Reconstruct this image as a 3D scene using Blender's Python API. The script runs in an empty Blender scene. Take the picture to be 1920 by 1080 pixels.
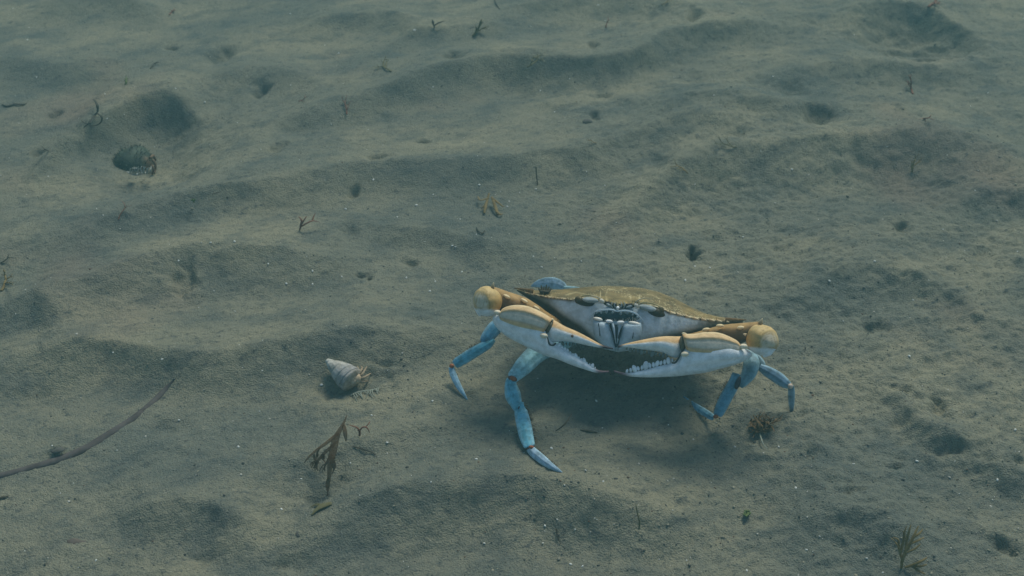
import bpy, math, random
import numpy as np
from mathutils import Vector
R = math.radians
scene = bpy.context.scene
col = scene.collection
rnd = random.Random(7)

# ------------------------------------------------------------------ camera, sky, sun, exposure
H, PITCH, FPX = 0.60, R(38.0), 2059.0
cam_d = bpy.data.cameras.new('camera')
cam_d.sensor_width = 36.0
cam_d.lens = 36.0 * FPX / 1920.0
cam_d.clip_start, cam_d.clip_end = 0.01, 200.0
cam_d.dof.use_dof = True
cam_d.dof.focus_distance = 0.83
cam_d.dof.aperture_fstop = 14.0
cam = bpy.data.objects.new('camera', cam_d)
col.objects.link(cam)
cam.location = (0, 0, H)
cam.rotation_euler = (math.pi / 2 - PITCH, 0, 0)
scene.camera = cam

SUN_EL, SUN_AZ = R(51), R(24)          # azimuth measured from +Y towards +X
world = bpy.data.worlds.new('World')
scene.world = world
world.use_nodes = True
nt = world.node_tree
bg = nt.nodes['Background']
sky = nt.nodes.new('ShaderNodeTexSky')
sky.sky_type = 'NISHITA'
sky.sun_disc = False
sky.sun_elevation = SUN_EL
sky.sun_rotation = SUN_AZ
tint = nt.nodes.new('ShaderNodeMix')                 # sky light filtered by the water column
tint.data_type, tint.blend_type = 'RGBA', 'MULTIPLY'
tint.inputs[0].default_value = 1.0
tint.inputs[7].default_value = (0.89, 1.0, 0.97, 1)
nt.links.new(sky.outputs[0], tint.inputs[6])
nt.links.new(tint.outputs[2], bg.inputs[0])
bg.inputs[1].default_value = 0.095
sd = bpy.data.lights.new('sun', 'SUN')
sd.energy = 2.4
sd.angle = R(23)
sd.color = (1.0, 0.98, 0.84)
sun = bpy.data.objects.new('sun', sd)
col.objects.link(sun)
tosun = Vector((math.sin(SUN_AZ) * math.cos(SUN_EL), math.cos(SUN_AZ) * math.cos(SUN_EL), math.sin(SUN_EL)))
sun.rotation_euler = (-tosun).to_track_quat('-Z', 'Y').to_euler()
sun.location = tosun * 5
scene.view_settings.view_transform = 'Standard'
scene.view_settings.look = 'None'
scene.view_settings.gamma = 1.0
scene.view_settings.exposure = 0.30
scene.cycles.volume_bounces = 1

# ------------------------------------------------------------------ pixel <-> world helpers
CS, SN = math.cos(PITCH), math.sin(PITCH)
FWD, UP, RIGHT, CAM = np.array([0, CS, -SN]), np.array([0, SN, CS]), np.array([1.0, 0, 0]), np.array([0, 0, H])

def ray(px, py):
    return FWD + (px - 960.0) / FPX * RIGHT - (py - 540.0) / FPX * UP

OFF = 0.0
def W(px, py, d):
    """crab space: a photo pixel and a distance d (cm) behind the crab's own upright plane"""
    depth = 0.835 - 0.00005 * (px - 1165.0) + (d + OFF) * 0.01
    return CAM + depth * ray(px, py)

def flat(px, py):
    r = ray(px, py)
    return (CAM + r * (-H / r[2]))[:2]

# ------------------------------------------------------------------ numpy noise
_rs = np.random.RandomState(11)
PERM = _rs.permutation(512)
ANG = _rs.rand(512) * 2 * np.pi
GX, GY = np.cos(ANG), np.sin(ANG)

def perlin(x, y, seed=0):
    xi, yi = np.floor(x).astype(int), np.floor(y).astype(int)
    xf, yf = x - xi, y - yi
    u, v = xf * xf * xf * (xf * (xf * 6 - 15) + 10), yf * yf * yf * (yf * (yf * 6 - 15) + 10)
    def g(ix, iy, dx, dy):
        k = PERM[(ix + PERM[(iy + seed * 57) & 511]) & 511]
        return GX[k] * dx + GY[k] * dy
    a, b = g(xi, yi, xf, yf), g(xi + 1, yi, xf - 1, yf)
    c, d = g(xi, yi + 1, xf, yf - 1), g(xi + 1, yi + 1, xf - 1, yf - 1)
    return (a + u * (b - a)) + v * ((c + u * (d - c)) - (a + u * (b - a)))

def smooth(e0, e1, x):
    t = np.clip((x - e0) / (e1 - e0), 0, 1)
    return t * t * (3 - 2 * t)

# ripple crests: photo polyline, height (cm), lee length (cm), stoss length (cm)
CRESTS = [
    ([(420, 262), (520, 238), (640, 205), (760, 178), (860, 145), (960, 132), (1080, 138), (1180, 128), (1280, 78), (1420, 55), (1560, 32)], 1.5, 4.0, 9),
    ([(60, 322), (130, 268), (190, 240), (260, 205), (320, 192), (375, 212)], 1.5, 4.0, 7),
    ([(-160, 490), (-60, 480), (60, 464), (180, 442), (300, 412), (430, 372), (540, 347), (640, 336), (760, 338), (880, 325), (1000, 303), (1120, 285), (1230, 262), (1340, 235), (1480, 214), (1600, 200), (1720, 190)], 1.2, 4.5, 9),
    ([(1080, 415), (1170, 392), (1250, 345), (1330, 305), (1450, 292), (1560, 292), (1680, 276), (1800, 285), (1960, 310)], 1.65, 6, 8),
    ([(40, 590), (180, 548), (270, 525), (350, 508), (450, 500), (560, 494), (690, 480)], 1.25, 4.2, 7),
    ([(560, 440), (680, 420), (800, 425), (900, 445), (1020, 455)], 0.5, 3.0, 6),
    ([(-100, 700), (30, 680), (140, 656), (250, 664), (380, 676), (520, 664), (640, 650), (760, 640), (890, 622)], 1.3, 4.2, 7),
    ([(-100, 610), (20, 590), (90, 578), (160, 600)], 0.8, 3.0, 5),
    ([(520, 1010), (620, 985), (740, 960), (860, 938), (980, 930), (1100, 940), (1220, 965), (1340, 985)], 1.25, 3.8, 6),
    ([(230, 960), (320, 942), (420, 945), (500, 985)], 0.8, 3.0, 6),
    ([(480, 875), (540, 850), (620, 842), (760, 820), (860, 800)], 0.6, 3.0, 5),
    ([(1480, 985), (1560, 968), (1640, 985), (1720, 1010)], 0.7, 3.0, 6),
    ([(1450, 560), (1560, 520), (1650, 505), (1730, 520), (1800, 560), (1850, 600)], 0.8, 3.5, 6),
    ([(1640, 740), (1740, 800), (1840, 850), (1940, 880)], 0.7, 2.5, 5),
    ([(1780, 380), (1850, 362), (1960, 360)], 0.9, 4.0, 6),
    ([(560, 60), (640, 40), (720, 36), (800, 60)], 0.9, 4.5, 8),
    ([(900, 60), (1000, 30), (1120, 14), (1240, 20), (1330, 45)], 1.1, 5.0, 9),
    ([(-60, 140), (40, 122), (120, 128), (240, 120)], 0.9, 5.0, 8),
    ([(60, 20), (160, 8), (260, 20), (330, 30)], 0.9, 5.0, 8),
    ([(390, 160), (450, 140), (520, 142), (590, 165)], 0.7, 4.0, 6),
    ([(700, 100), (780, 70), (860, 66), (960, 70)], 0.6, 4.0, 6),
    ([(1360, 170), (1450, 152), (1560, 146), (1700, 140), (1800, 130), (1940, 120)], 0.9, 4.0, 8),
    ([(1560, 50), (1660, 22), (1760, 40), (1840, 85)], 1.0, 4.5, 7),
    ([(1200, 238), (1290, 215), (1360, 208), (1430, 218)], 0.6, 3.0, 6),
]
# hollows, burrows and scours: photo centre, photo radii, depth (cm)
PITS = [
    (278, 278, 104, 76, 3.0), (1715, 80, 90, 36, 2.7), (1770, 95, 50, 18, 0.8), (1525, 232, 34, 16, 1.6), (1540, 222, 30, 14, 0.9), (1685, 421, 17, 8, 1.3),
    (1317, 469, 9, 9, 2.6), (1308, 460, 6, 6, .5), (688, 523, 6, 7, 1.2), (676, 512, 9, 5, .7), (1755, 755, 17, 18, 1.2),
    (408, 106, 22, 15, 1.5), (858, 130, 20, 9, 1.1), (790, 275, 9, 5, 0.9), (712, 322, 20, 9, 0.9), (1627, 608, 26, 9, 1.2),
    (1812, 838, 40, 14, 1.3), (1850, 855, 28, 10, 0.7), (1690, 738, 18, 9, 0.9), (1660, 882, 17, 7, .9), (1590, 940, 26, 5, 0.8),
    (1900, 1035, 26, 20, 1.3), (1905, 845, 18, 10, .9), (1108, 98, 10, 7, 1.2), (1300, 52, 12, 9, 1.3), (1290, 150, 26, 15, .8),
    (1470, 178, 30, 13, 0.9), (1400, 170, 30, 14, 0.7), (1250, 318, 26, 14, 0.8), (498, 168, 12, 10, 1.2), (330, 545, 16, 14, 0.9),
    (60, 285, 16, 7, 1.0), (88, 216, 10, 7, .9), (1040, 215, 36, 12, 0.6), (960, 160, 36, 24, 0.5), (530, 290, 12, 10, 1.0), (560, 250, 28, 18, .6),
    (1780, 560, 14, 20, 0.8), (1610, 305, 14, 16, .6), (1510, 865, 26, 14, 0.6), (1052, 888, 13, 5, .35), (876, 750, 9, 4, .35), (1282, 744, 9, 4, .35), (1484, 775, 11, 5, .4),
    (606, 420, 0, 0, 0), (640, 440, 16, 14, .5), (665, 374, 12, 5, .8), (770, 480, 12, 7, .7), (1100, 226, 7, 6, .8), (1135, 180, 16, 7, .7),
    (150, 262, 30, 9, .8), (315, 92, 8, 5, .9), (1455, 455, 26, 10, .6), (1855, 470, 20, 16, .7), (1900, 380, 30, 40, .7), (1700, 1010, 0, 0, 0),
    (600, 925, 30, 16, .7), (640, 905, 24, 8, .5), (1060, 1010, 50, 20, .3), (880, 970, 46, 18, .3), (300, 805, 30, 16, .5), (400, 970, 44, 20, .25),
    (1165, 780, 110, 46, .45), (1290, 790, 60, 30, .3), (1000, 770, 60, 36, .25),
    (715, 690, 24, 3, .35), (712, 705, 26, 3, .3), (625, 735, 26, 14, .4), (380, 1040, 30, 14, .5), (545, 1045, 40, 16, .5), (60, 740, 60, 26, .5),
    (1585, 1010, 44, 24, .6), (1870, 130, 20, 14, .6), (985, 975, 10, 20, .4), (1700, 218, 16, 9, .5), (1375, 275, 14, 6, .5),
]
BUMPS = [(1730, 88, 46, 5, .7), (1690, 72, 40, 4, .5), (1750, 70, 24, 4, .5), (238, 325, 40, 9, .55), (285, 318, 26, 9, .4), (1068, 893, 14, 5, .3), (884, 757, 10, 4, .25), (1272, 738, 10, 4, .25), (1500, 778, 14, 5, .35), (1180, 195, 30, 14, .5), (110, 842, 16, 8, .5), (1710, 100, 30, 5, .5), (1000, 120, 50, 10, .4), (150, 300, 60, 24, .6), (1480, 780, 60, 8, .35),
         (1440, 850, 30, 10, .45), (1760, 860, 40, 14, .5), (1560, 900, 50, 14, .4), (1880, 1010, 30, 14, .5), (1330, 255, 60, 12, .4), (870, 300, 60, 12, .3)]

_cr = []
for pts, a, lf, lb in CRESTS:
    q = np.array([flat(*p) for p in pts])
    o = np.argsort(q[:, 0]); q = q[o]
    xs = np.linspace(q[0, 0], q[-1, 0], 160)
    ys = np.interp(xs, q[:, 0], q[:, 1])
    k = np.hanning(31); k /= k.sum()
    ys = np.convolve(np.pad(ys, 15, mode='edge'), k, mode='valid')
    _cr.append((xs, ys, a * .0152, lf * .0125, lb * .011))
_pt = []
for lst, sg in ((PITS, -1), (BUMPS, 1)):
    for px, py, rx, ry, dp in lst:
        if not dp: continue
        if sg < 0: dp *= .85
        if px > 1450 and py > 300: dp *= .7
        c = flat(px, py)
        _pt.append((c[0], c[1], abs(flat(px + rx, py)[0] - c[0]), abs(flat(px, py - ry)[1] - flat(px, py + ry)[1]) / 2, sg * dp * .01))

def height(x, y):
    x, y = np.asarray(x, float), np.asarray(y, float)
    wx = x + .016 * perlin(x * 9, y * 9, 1) + .006 * perlin(x * 30, y * 30, 2)
    wy = y + .020 * perlin(x * 8, y * 8, 3) + .008 * perlin(x * 26, y * 26, 4)
    vx = wx + .005 * perlin(x * 75, y * 75, 14) + .003 * perlin(x * 170, y * 170, 15)
    vy = wy + .007 * perlin(x * 70, y * 70, 16) + .004 * perlin(x * 160, y * 160, 17)
    h = np.zeros_like(x)
    for xs, ys, a, lf, lb in _cr:
        L = xs[-1] - xs[0]
        fade = smooth(xs[0] - .02, xs[0] + .28 * L, wx) * (1 - smooth(xs[-1] - .28 * L, xs[-1] + .02, wx))
        s = wy - np.interp(wx, xs, ys)
        prof = np.where(s > 0, np.exp(-(np.maximum(s, 0) / lb) ** 1.3), 1 - 1.25 * smooth(0, 1, np.clip(-s / lf, 0, 1) ** .72))
        prof = np.where(s < -lf, -.25 * np.exp(-((np.abs(s) - lf).clip(0) / (1.2 * lb))), prof)
        h += a * fade * prof
    for cx, cy, rx, ry, dp in _pt:
        e = ((vx - cx) / rx) ** 2 + ((vy - cy) / ry) ** 2
        h += dp * np.exp(-e ** 1.25)
    # far ripples beyond the picture keep going in the same direction
    far = smooth(1.5, 1.9, y) + smooth(.75, 1.0, np.abs(x))
    h += far.clip(0, 1) * .008 * np.sin((y - .35 * x) * 34 + 3 * perlin(x * 2, y * 2, 9))
    rough = (.50 + .60 * smooth(-.05, .3, x) + .25 * perlin(x * 5, y * 5, 5)) * (1 - .40 * smooth(.78, 1.25, y))
    u, v = x * .95 + y * .31, -x * .31 + y * .95
    h += .0045 * perlin(u * 6, v * 11, 6) + rough * .0040 * perlin(u * 19, v * 32, 7)
    h += rough * .0024 * perlin(u * 60, v * 85, 8) + rough * .0021 * perlin(x * 140, y * 170, 10) + rough * .0013 * perlin(x * 330, y * 370, 12)
    lump = perlin(x * 95, y * 120, 13)
    h += rough * .0030 * np.clip(lump - .16, 0, 1) - rough * .0040 * np.clip(-lump - .24, 0, 1)
    l2 = perlin(u * 48, v * 62, 21)
    h -= rough * .0060 * np.clip(l2 - .30, 0, 1)
    return h

def hz(x, y):
    return float(height(np.array([x]), np.array([y]))[0])

def G(px, py, lift=0.0):
    """photo pixel -> point on the sea bed (lift in cm)"""
    r = ray(px, py)
    z = 0.0
    for _ in range(6):
        p = CAM + r * ((z + lift * .01 - H) / r[2])
        z = hz(p[0], p[1])
    return p

# ------------------------------------------------------------------ mesh builder
class MB:
    def __init__(s):
        s.v, s.f, s.c, s.m = [], [], [], []
    def add(s, verts, faces, cols, mat=0):
        o = len(s.v)
        s.v += [tuple(p) for p in verts]
        s.f += [tuple(i + o for i in f) for f in faces]
        s.c += [tuple(c) for c in cols]
        s.m += [mat] * len(faces)
    def build(s, name, mats, loc=(0, 0, 0), parent=None, flat_shade=False):
        me = bpy.data.meshes.new(name)
        lx = np.array(loc)
        me.from_pydata([tuple(np.array(p) - lx) for p in s.v], [], s.f)
        at = me.color_attributes.new('Col', 'FLOAT_COLOR', 'POINT')
        buf = np.ones((len(s.v), 4), dtype=np.float32)
        if s.c: buf[:, :3] = np.array(s.c)
        at.data.foreach_set('color', buf.ravel())
        for m in (mats if isinstance(mats, (list, tuple)) else [mats]): me.materials.append(m)
        me.polygons.foreach_set('material_index', s.m)
        if not flat_shade: me.polygons.foreach_set('use_smooth', [True] * len(s.f))
        me.validate(); me.update()
        o = bpy.data.objects.new(name, me)
        col.objects.link(o)
        o.location = loc
        if parent:
            o.parent = parent
            o.location = lx - np.array(parent.location)
        return o

def grid_ring(mb, rings, cols, mat=0, caps=True):
    n = len(rings[0]); V = [p for r in rings for p in r]; C = [c for r in cols for c in r]
    F = []
    for i in range(len(rings) - 1):
        for k in range(n):
            a, b = i * n + k, i * n + (k + 1) % n
            F.append((a, b, b + n, a + n))
    if caps:
        F.append(tuple(range(n - 1, -1, -1)))
        F.append(tuple((len(rings) - 1) * n + k for k in range(n)))
    mb.add(V, F, C, mat)

def resample(st, sub):
    st = np.array(st, float); out = []
    n = len(st)
    for i in range(n - 1):
        p0, p1, p2, p3 = st[max(i - 1, 0)], st[i], st[i + 1], st[min(i + 2, n - 1)]
        for j in range(sub):
            t = j / sub
            out.append(.5 * (2 * p1 + (p2 - p0) * t + (2 * p0 - 5 * p1 + 4 * p2 - p3) * t * t + (3 * p1 - p0 - 3 * p2 + p3) * t ** 3))
    out.append(st[-1])
    return np.array(out)

def loft(mb, st, colf, n=22, sub=5, prof=None, mat=0):
    """stations (edge A x, y, edge B x, y, depth cm, half thickness cm), all in crab space"""
    S = resample(st, sub)
    rings, cols = [], []
    for i, (ax, ay, bx, by, d, th) in enumerate(S):
        u = i / (len(S) - 1) * (len(st) - 1)
        rg, cl = [], []
        for k in range(n):
            a = 2 * math.pi * k / n
            t, sd_ = (1 - math.cos(a)) / 2, math.sin(a)
            e = max(th, .02) * sd_ * (prof(u, t, sd_) if prof else 1)
            rg.append(W(ax + (bx - ax) * t, ay + (by - ay) * t, d - e))
            cl.append(colf(u, t, sd_))
        rings.append(rg); cols.append(cl)
    grid_ring(mb, rings, cols, mat)

def seg(mb, pts, colf, thick=.62, n=18, sub=6, mat=0, keel=0.0):
    """limb segment from (x, y, half width px, depth cm): a flattened tapering shell"""
    P = np.array(pts, float); st = []
    if mat == 2: n, sub = 26, 8
    for i in range(len(P)):
        a, b = P[max(i - 1, 0)], P[min(i + 1, len(P) - 1)]
        dx, dy = b[0] - a[0], b[1] - a[1]; L = math.hypot(dx, dy) or 1
        nx, ny = dy / L, -dx / L
        x, y, hw, d = P[i]
        st.append((x + nx * hw, y + ny * hw, x - nx * hw, y - ny * hw, d, hw * .0406 * thick))
    pf = None
    if mat == 2:
        pf = lambda u, t, s: (abs(s) ** .35) * (1.12 + keel * math.exp(-((t - .5) / .10) ** 2) - .22 * math.exp(-((t - .30) / .05) ** 2) - .22 * math.exp(-((t - .70) / .05) ** 2)) + .05 * math.sin(17 * u + 20 * t) * math.sin(13 * u - 9 * t)
    elif keel:
        pf = lambda u, t, s: 1 + keel * math.exp(-((t - .5) / .12) ** 2)
    loft(mb, st, colf, n, sub, pf, mat)

def fringe(mb, pts, side, n, ln, c=(.16, .11, .06)):
    """fine hairs along one edge of a leg segment given like in seg()"""
    P = resample(pts, 12); r = random.Random(int(pts[0][0]))
    for _ in range(n):
        i = r.randrange(1, len(P) - 1)
        dx, dy = P[i + 1][0] - P[i - 1][0], P[i + 1][1] - P[i - 1][1]; L = math.hypot(dx, dy) or 1
        nx, ny = dy / L * side, -dx / L * side
        x, y, hw, d = P[i]
        l_ = ln * r.uniform(.5, 1.2); k = r.uniform(-.5, .8)
        a = W(x + nx * hw * .9, y + ny * hw * .9, d - .03)
        b = W(x + nx * (hw + l_) + dx / L * l_ * k, y + ny * (hw + l_) + dy / L * l_ * k, d - .05)
        tube(mb, [a, (a + b) / 2, b], [.00022, .0002, .00008], c, 4, 1)

def ell(mb, x, y, d, rx, ry, rd, rot, colf, n=18, m=10, mat=0, warp=None):
    c, s = math.cos(R(rot)), math.sin(R(rot))
    rings, cols = [], []
    for i in range(m + 1):
        ph = -math.pi / 2 + math.pi * (i + .02 if i == 0 else i - .02 if i == m else i) / m
        rg, cl = [], []
        for k in range(n):
            a = 2 * math.pi * k / n
            lx, ly, lz = math.sin(ph), math.cos(ph) * math.cos(a), math.cos(ph) * math.sin(a)
            w = warp(lx, ly, lz) if warp else 1
            px, py = rx * lx * w, ry * ly * w
            rg.append(W(x + px * c - py * s, y + px * s + py * c, d - rd * lz * w))
            cl.append(colf(lx, ly, lz) if callable(colf) else colf)
        rings.append(rg); cols.append(cl)
    grid_ring(mb, rings, cols, mat)

def tube(mb, pts, rad, c, n=7, sub=4, flatten=1.0, mat=0):
    """tapering strand through world points; rad one value per point (m)"""
    P = resample([tuple(p) + (r,) for p, r in zip(pts, rad)], sub)
    rings, cols = [], []
    upv = Vector((0, 0, 1))
    for i, p in enumerate(P):
        t = Vector(P[min(i + 1, len(P) - 1)][:3] - P[max(i - 1, 0)][:3])
        if t.length < 1e-9: t = Vector((1, 0, 0))
        t.normalize()
        s = t.cross(upv)
        if s.length < 1e-3: s = Vector((1, 0, 0))
        s.normalize(); b = s.cross(t)
        r = max(p[3], .00008)
        rings.append([np.array(Vector(p[:3]) + s * (r * math.cos(2 * math.pi * k / n)) + b * (r * flatten * math.sin(2 * math.pi * k / n))) for k in range(n)])
        cols.append([c] * n)
    grid_ring(mb, rings, cols, mat)

# ------------------------------------------------------------------ materials
def new_mat(name):
    m = bpy.data.materials.new(name); m.use_nodes = True
    n = m.node_tree.nodes; b = n['Principled BSDF']
    b.inputs['Specular IOR Level'].default_value = .105
    return m, m.node_tree.nodes, m.node_tree.links, b

def N(nodes, kind, **kw):
    x = nodes.new(kind)
    for k, v in kw.items(): setattr(x, k, v)
    return x

def noise(nodes, links, vec, scale, detail=4, rough=.55):
    t = N(nodes, 'ShaderNodeTexNoise'); t.inputs['Scale'].default_value = scale
    t.inputs['Detail'].default_value = detail; t.inputs['Roughness'].default_value = rough
    links.new(vec, t.inputs['Vector']); return t.outputs[0]

def ramp(nodes, links, fac, stops):
    r = N(nodes, 'ShaderNodeValToRGB'); e = r.color_ramp.elements
    while len(e) < len(stops): e.new(.5)
    for i, (p, c) in enumerate(stops):
        e[i].position = p; e[i].color = (c, c, c, 1) if not isinstance(c, tuple) else c + (1,)
    links.new(fac, r.inputs[0]); return r.outputs[0]

def mixc(nodes, links, fac, a, b, mode='MIX'):
    m = N(nodes, 'ShaderNodeMix', data_type='RGBA', blend_type=mode)
    for s, v in ((m.inputs[0], fac), (m.inputs[6], a), (m.inputs[7], b)):
        if isinstance(v, (int, float)): s.default_value = v
        elif isinstance(v, tuple): s.default_value = v + (1,)
        else: links.new(v, s)
    return m.outputs[2]

def objco(nodes):
    return N(nodes, 'ShaderNodeTexCoord').outputs['Object']

def bump(nodes, links, b, h, strength, dist):
    k = N(nodes, 'ShaderNodeBump'); k.inputs['Strength'].default_value = strength; k.inputs['Distance'].default_value = dist
    links.new(h, k.inputs['Height']); links.new(k.outputs[0], b.inputs['Normal'])

def sand_material():
    m, n, l, b = new_mat('sand')
    co = objco(n)
    s0 = N(n, 'ShaderNodeMapping'); s0.inputs['Rotation'].default_value = (0, 0, R(-20)); l.new(co, s0.inputs[0])
    st = N(n, 'ShaderNodeMapping'); st.inputs['Scale'].default_value = (1, 1.5, 1); l.new(s0.outputs[0], st.inputs[0])
    big = ramp(n, l, noise(n, l, st.outputs[0], 6, 5), [(.38, 0.0), (.62, 1.0)])
    mid = ramp(n, l, noise(n, l, st.outputs[0], 22, 7, .68), [(.38, 0.0), (.52, 1.0)])
    base = mixc(n, l, big, (.150, .160, .130), (.250, .235, .165))
    base = mixc(n, l, mid, mixc(n, l, .5, base, (.070, .092, .092)), base)
    wn = ramp(n, l, noise(n, l, co, 3.3, 3), [(.58, 0.0), (.75, 1.0)])
    base = mixc(n, l, wn, base, mixc(n, l, .4, base, (.33, .21, .14)))
    fine = noise(n, l, co, 420, 3, .7)
    base = mixc(n, l, ramp(n, l, fine, [(.34, .5), (.48, 0.0)]), base, (.075, .085, .082))
    base = mixc(n, l, ramp(n, l, noise(n, l, co, 560, 2, .6), [(.60, 0.0), (.74, .4)]), base, (.37, .35, .28))
    clump = ramp(n, l, noise(n, l, st.outputs[0], 120, 4, .7), [(.32, .75), (.43, 0.0)])
    base = mixc(n, l, clump, base, (.075, .085, .082))
    l.new(base, b.inputs['Base Color'])
    b.inputs['Roughness'].default_value = .95
    b.inputs['Specular IOR Level'].default_value = .05
    hh = N(n, 'ShaderNodeMath', operation='ADD')
    l.new(noise(n, l, co, 260, 5, .7), hh.inputs[0]); l.new(noise(n, l, co, 800, 2, .6), hh.inputs[1])
    bump(n, l, b, hh.outputs[0], .8, .0026)
    return m

def shell_material(name, rough=.42, mott=.25, scale=160, bumpd=.0004):
    m, n, l, b = new_mat(name)
    a = N(n, 'ShaderNodeVertexColor', layer_name='Col').outputs[0]
    co = objco(n)
    f = ramp(n, l, noise(n, l, co, scale, 5, .65), [(.36, 1.0), (.60, 0.0)])
    dark = mixc(n, l, 1.0, a, (.55, .56, .54), 'MULTIPLY')
    c = mixc(n, l, f, a, mixc(n, l, min(1, mott * 2.2), a, dark))
    f2 = ramp(n, l, noise(n, l, co, scale * 3.2, 3, .6), [(.62, 0.0), (.78, 1.0)])
    c = mixc(n, l, f2, c, mixc(n, l, mott, c, (.16, .12, .08)))
    l.new(c, b.inputs['Base Color']); b.inputs['Roughness'].default_value = rough
    bump(n, l, b, noise(n, l, co, scale * 2.4, 3), .5, bumpd)
    return m

def carapace_material():
    m, n, l, b = new_mat('carapace')
    a = N(n, 'ShaderNodeVertexColor', layer_name='Col').outputs[0]
    co = objco(n)
    vo = N(n, 'ShaderNodeTexVoronoi'); vo.inputs['Scale'].default_value = 520; l.new(co, vo.inputs['Vector'])
    gr = ramp(n, l, vo.outputs['Distance'], [(.12, 1.0), (.38, 0.0)])
    zone = ramp(n, l, noise(n, l, co, 55, 3), [(.42, 0.0), (.56, 1.0)])
    mm = N(n, 'ShaderNodeMath', operation='MULTIPLY'); l.new(gr, mm.inputs[0]); l.new(zone, mm.inputs[1])
    c = mixc(n, l, ramp(n, l, noise(n, l, co, 90, 4), [(.35, .85), (.66, 0.0)]), a, (.085, .07, .032))
    c = mixc(n, l, mm.outputs[0], c, (.62, .53, .30))
    c = mixc(n, l, ramp(n, l, noise(n, l, co, 260, 4, .7), [(.58, 0.0), (.72, .6)]), c, (.30, .16, .06))
    l.new(c, b.inputs['Base Color']); b.inputs['Roughness'].default_value = .5
    bump(n, l, b, gr, .5, .0005)
    return m

def plain(name, c1, c2, scale=120, rough=.7, spec=.15, trans=0.0):
    m, n, l, b = new_mat(name)
    co = objco(n)
    c = mixc(n, l, ramp(n, l, noise(n, l, co, scale, 4, .65), [(.35, 0.0), (.65, 1.0)]), c1, c2)
    l.new(c, b.inputs['Base Color']); b.inputs['Roughness'].default_value = rough; b.inputs['Specular IOR Level'].default_value = spec
    bump(n, l, b, noise(n, l, co, scale * 3, 3), .4, .0005)
    return m

M = dict(frond=plain('frond_weed', (.165, .088, .035), (.10, .055, .024), 90), clump=plain('clump_weed', (.16, .105, .05), (.085, .058, .028)), sand=sand_material(), shell=shell_material('crab_shell', .45, .24, 190, .0008), blue=shell_material('blue_shell', .45, .45, 210), cara=carapace_material(),
         brown=plain('brown_weed', (.21, .155, .06), (.12, .088, .034)), dark=plain('dark_weed', (.070, .062, .040), (.035, .034, .026)),
         red=plain('red_weed', (.19, .085, .05), (.12, .055, .035)), olive=plain('olive_weed', (.13, .12, .055), (.085, .078, .036)),
         green=plain('green_weed', (.16, .21, .075), (.10, .14, .05)), pale=plain('pale_weed', (.25, .27, .22), (.17, .19, .155)),
         wood=plain('wet_wood', (.105, .094, .088), (.05, .046, .044), 60, .9, .05),
         white=plain('shell_chip', (.72, .72, .66), (.50, .50, .46), 300, .6), snail=shell_material('snail_shell', .6, .6, 190, .0012),
         pebble=plain('brown_pebble', (.135, .112, .092), (.085, .07, .06), 90, .9), stone=plain('dark_stone', (.10, .098, .085), (.06, .06, .054), 90, .9))

fm = M['frond']; fn = fm.node_tree.nodes
tr, mx = fn.new('ShaderNodeBsdfTransparent'), fn.new('ShaderNodeMixShader')
mx.inputs[0].default_value = .38
fm.node_tree.links.new(fn['Principled BSDF'].outputs[0], mx.inputs[1]); fm.node_tree.links.new(tr.outputs[0], mx.inputs[2])
fm.node_tree.links.new(mx.outputs[0], fn['Material Output'].inputs['Surface'])

def tag(o, label, cat, group=None, kind=None):
    if label: o['label'] = label
    if cat: o['category'] = cat
    if group: o['group'] = group
    if kind: o['kind'] = kind
    return o

# ------------------------------------------------------------------ the sea bed
def axis(segs):
    out = [segs[0][0]]
    for a, b, st in segs:
        n = max(1, int(round((b - a) / st)))
        out += list(a + (b - a) * (np.arange(n) + 1) / n)
    return np.array(out)
ax = axis([(-14, -3, 1.0), (-3, -1.2, .06), (-1.2, -.72, .008), (-.72, .72, .0019), (.72, 1.2, .008), (1.2, 3, .06), (3, 14, 1.0)])
ay = axis([(-10, -1, 1.0), (-1, .2, .05), (.2, .42, .006), (.42, .95, .0017), (.95, 1.6, .0027), (1.6, 2.2, .012), (2.2, 4, .06), (4, 16, 1.0)])
X, Y = np.meshgrid(ax, ay)
Z = height(X.ravel(), Y.ravel())
nx_, ny_ = len(ax), len(ay)
me = bpy.data.meshes.new('seabed')
me.vertices.add(nx_ * ny_)
me.vertices.foreach_set('co', np.column_stack([X.ravel(), Y.ravel(), Z]).astype(np.float32).ravel())
ii, jj = np.meshgrid(np.arange(nx_ - 1), np.arange(ny_ - 1))
a0 = (jj * nx_ + ii).ravel()
quads = np.column_stack([a0, a0 + 1, a0 + 1 + nx_, a0 + nx_]).astype(np.int32)
me.loops.add(quads.size); me.polygons.add(len(quads))
me.loops.foreach_set('vertex_index', quads.ravel())
me.polygons.foreach_set('loop_start', np.arange(0, quads.size, 4, dtype=np.int32))
me.polygons.foreach_set('use_smooth', np.ones(len(quads), dtype=bool))
me.update(calc_edges=True)
me.materials.append(M['sand'])
bed = bpy.data.objects.new('seabed', me); col.objects.link(bed)
bed['kind'] = 'structure'

# ------------------------------------------------------------------ the crab: one mesh
ORANGE, ORANGE2, GREYC, CREAM = (.68, .46, .24), (.50, .27, .10), (.62, .54, .43), (.80, .66, .42)
WHITE, BLUEW, BROWN, OLIVE = (.82, .83, .84), (.60, .72, .80), (.20, .115, .045), (.225, .170, .075)
DARK, PURP, BLUE, BLUE2, RED = (.022, .026, .030), (.16, .075, .085), (.15, .42, .53), (.30, .54, .60), (.34, .11, .05)
def lerp(a, b, t):
    t = min(max(t, 0), 1)
    return tuple(x + (y - x) * t for x, y in zip(a, b))
def sst(e0, e1, x):
    t = min(max((x - e0) / (e1 - e0), 0), 1)
    return t * t * (3 - 2 * t)

cb = MB()
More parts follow.
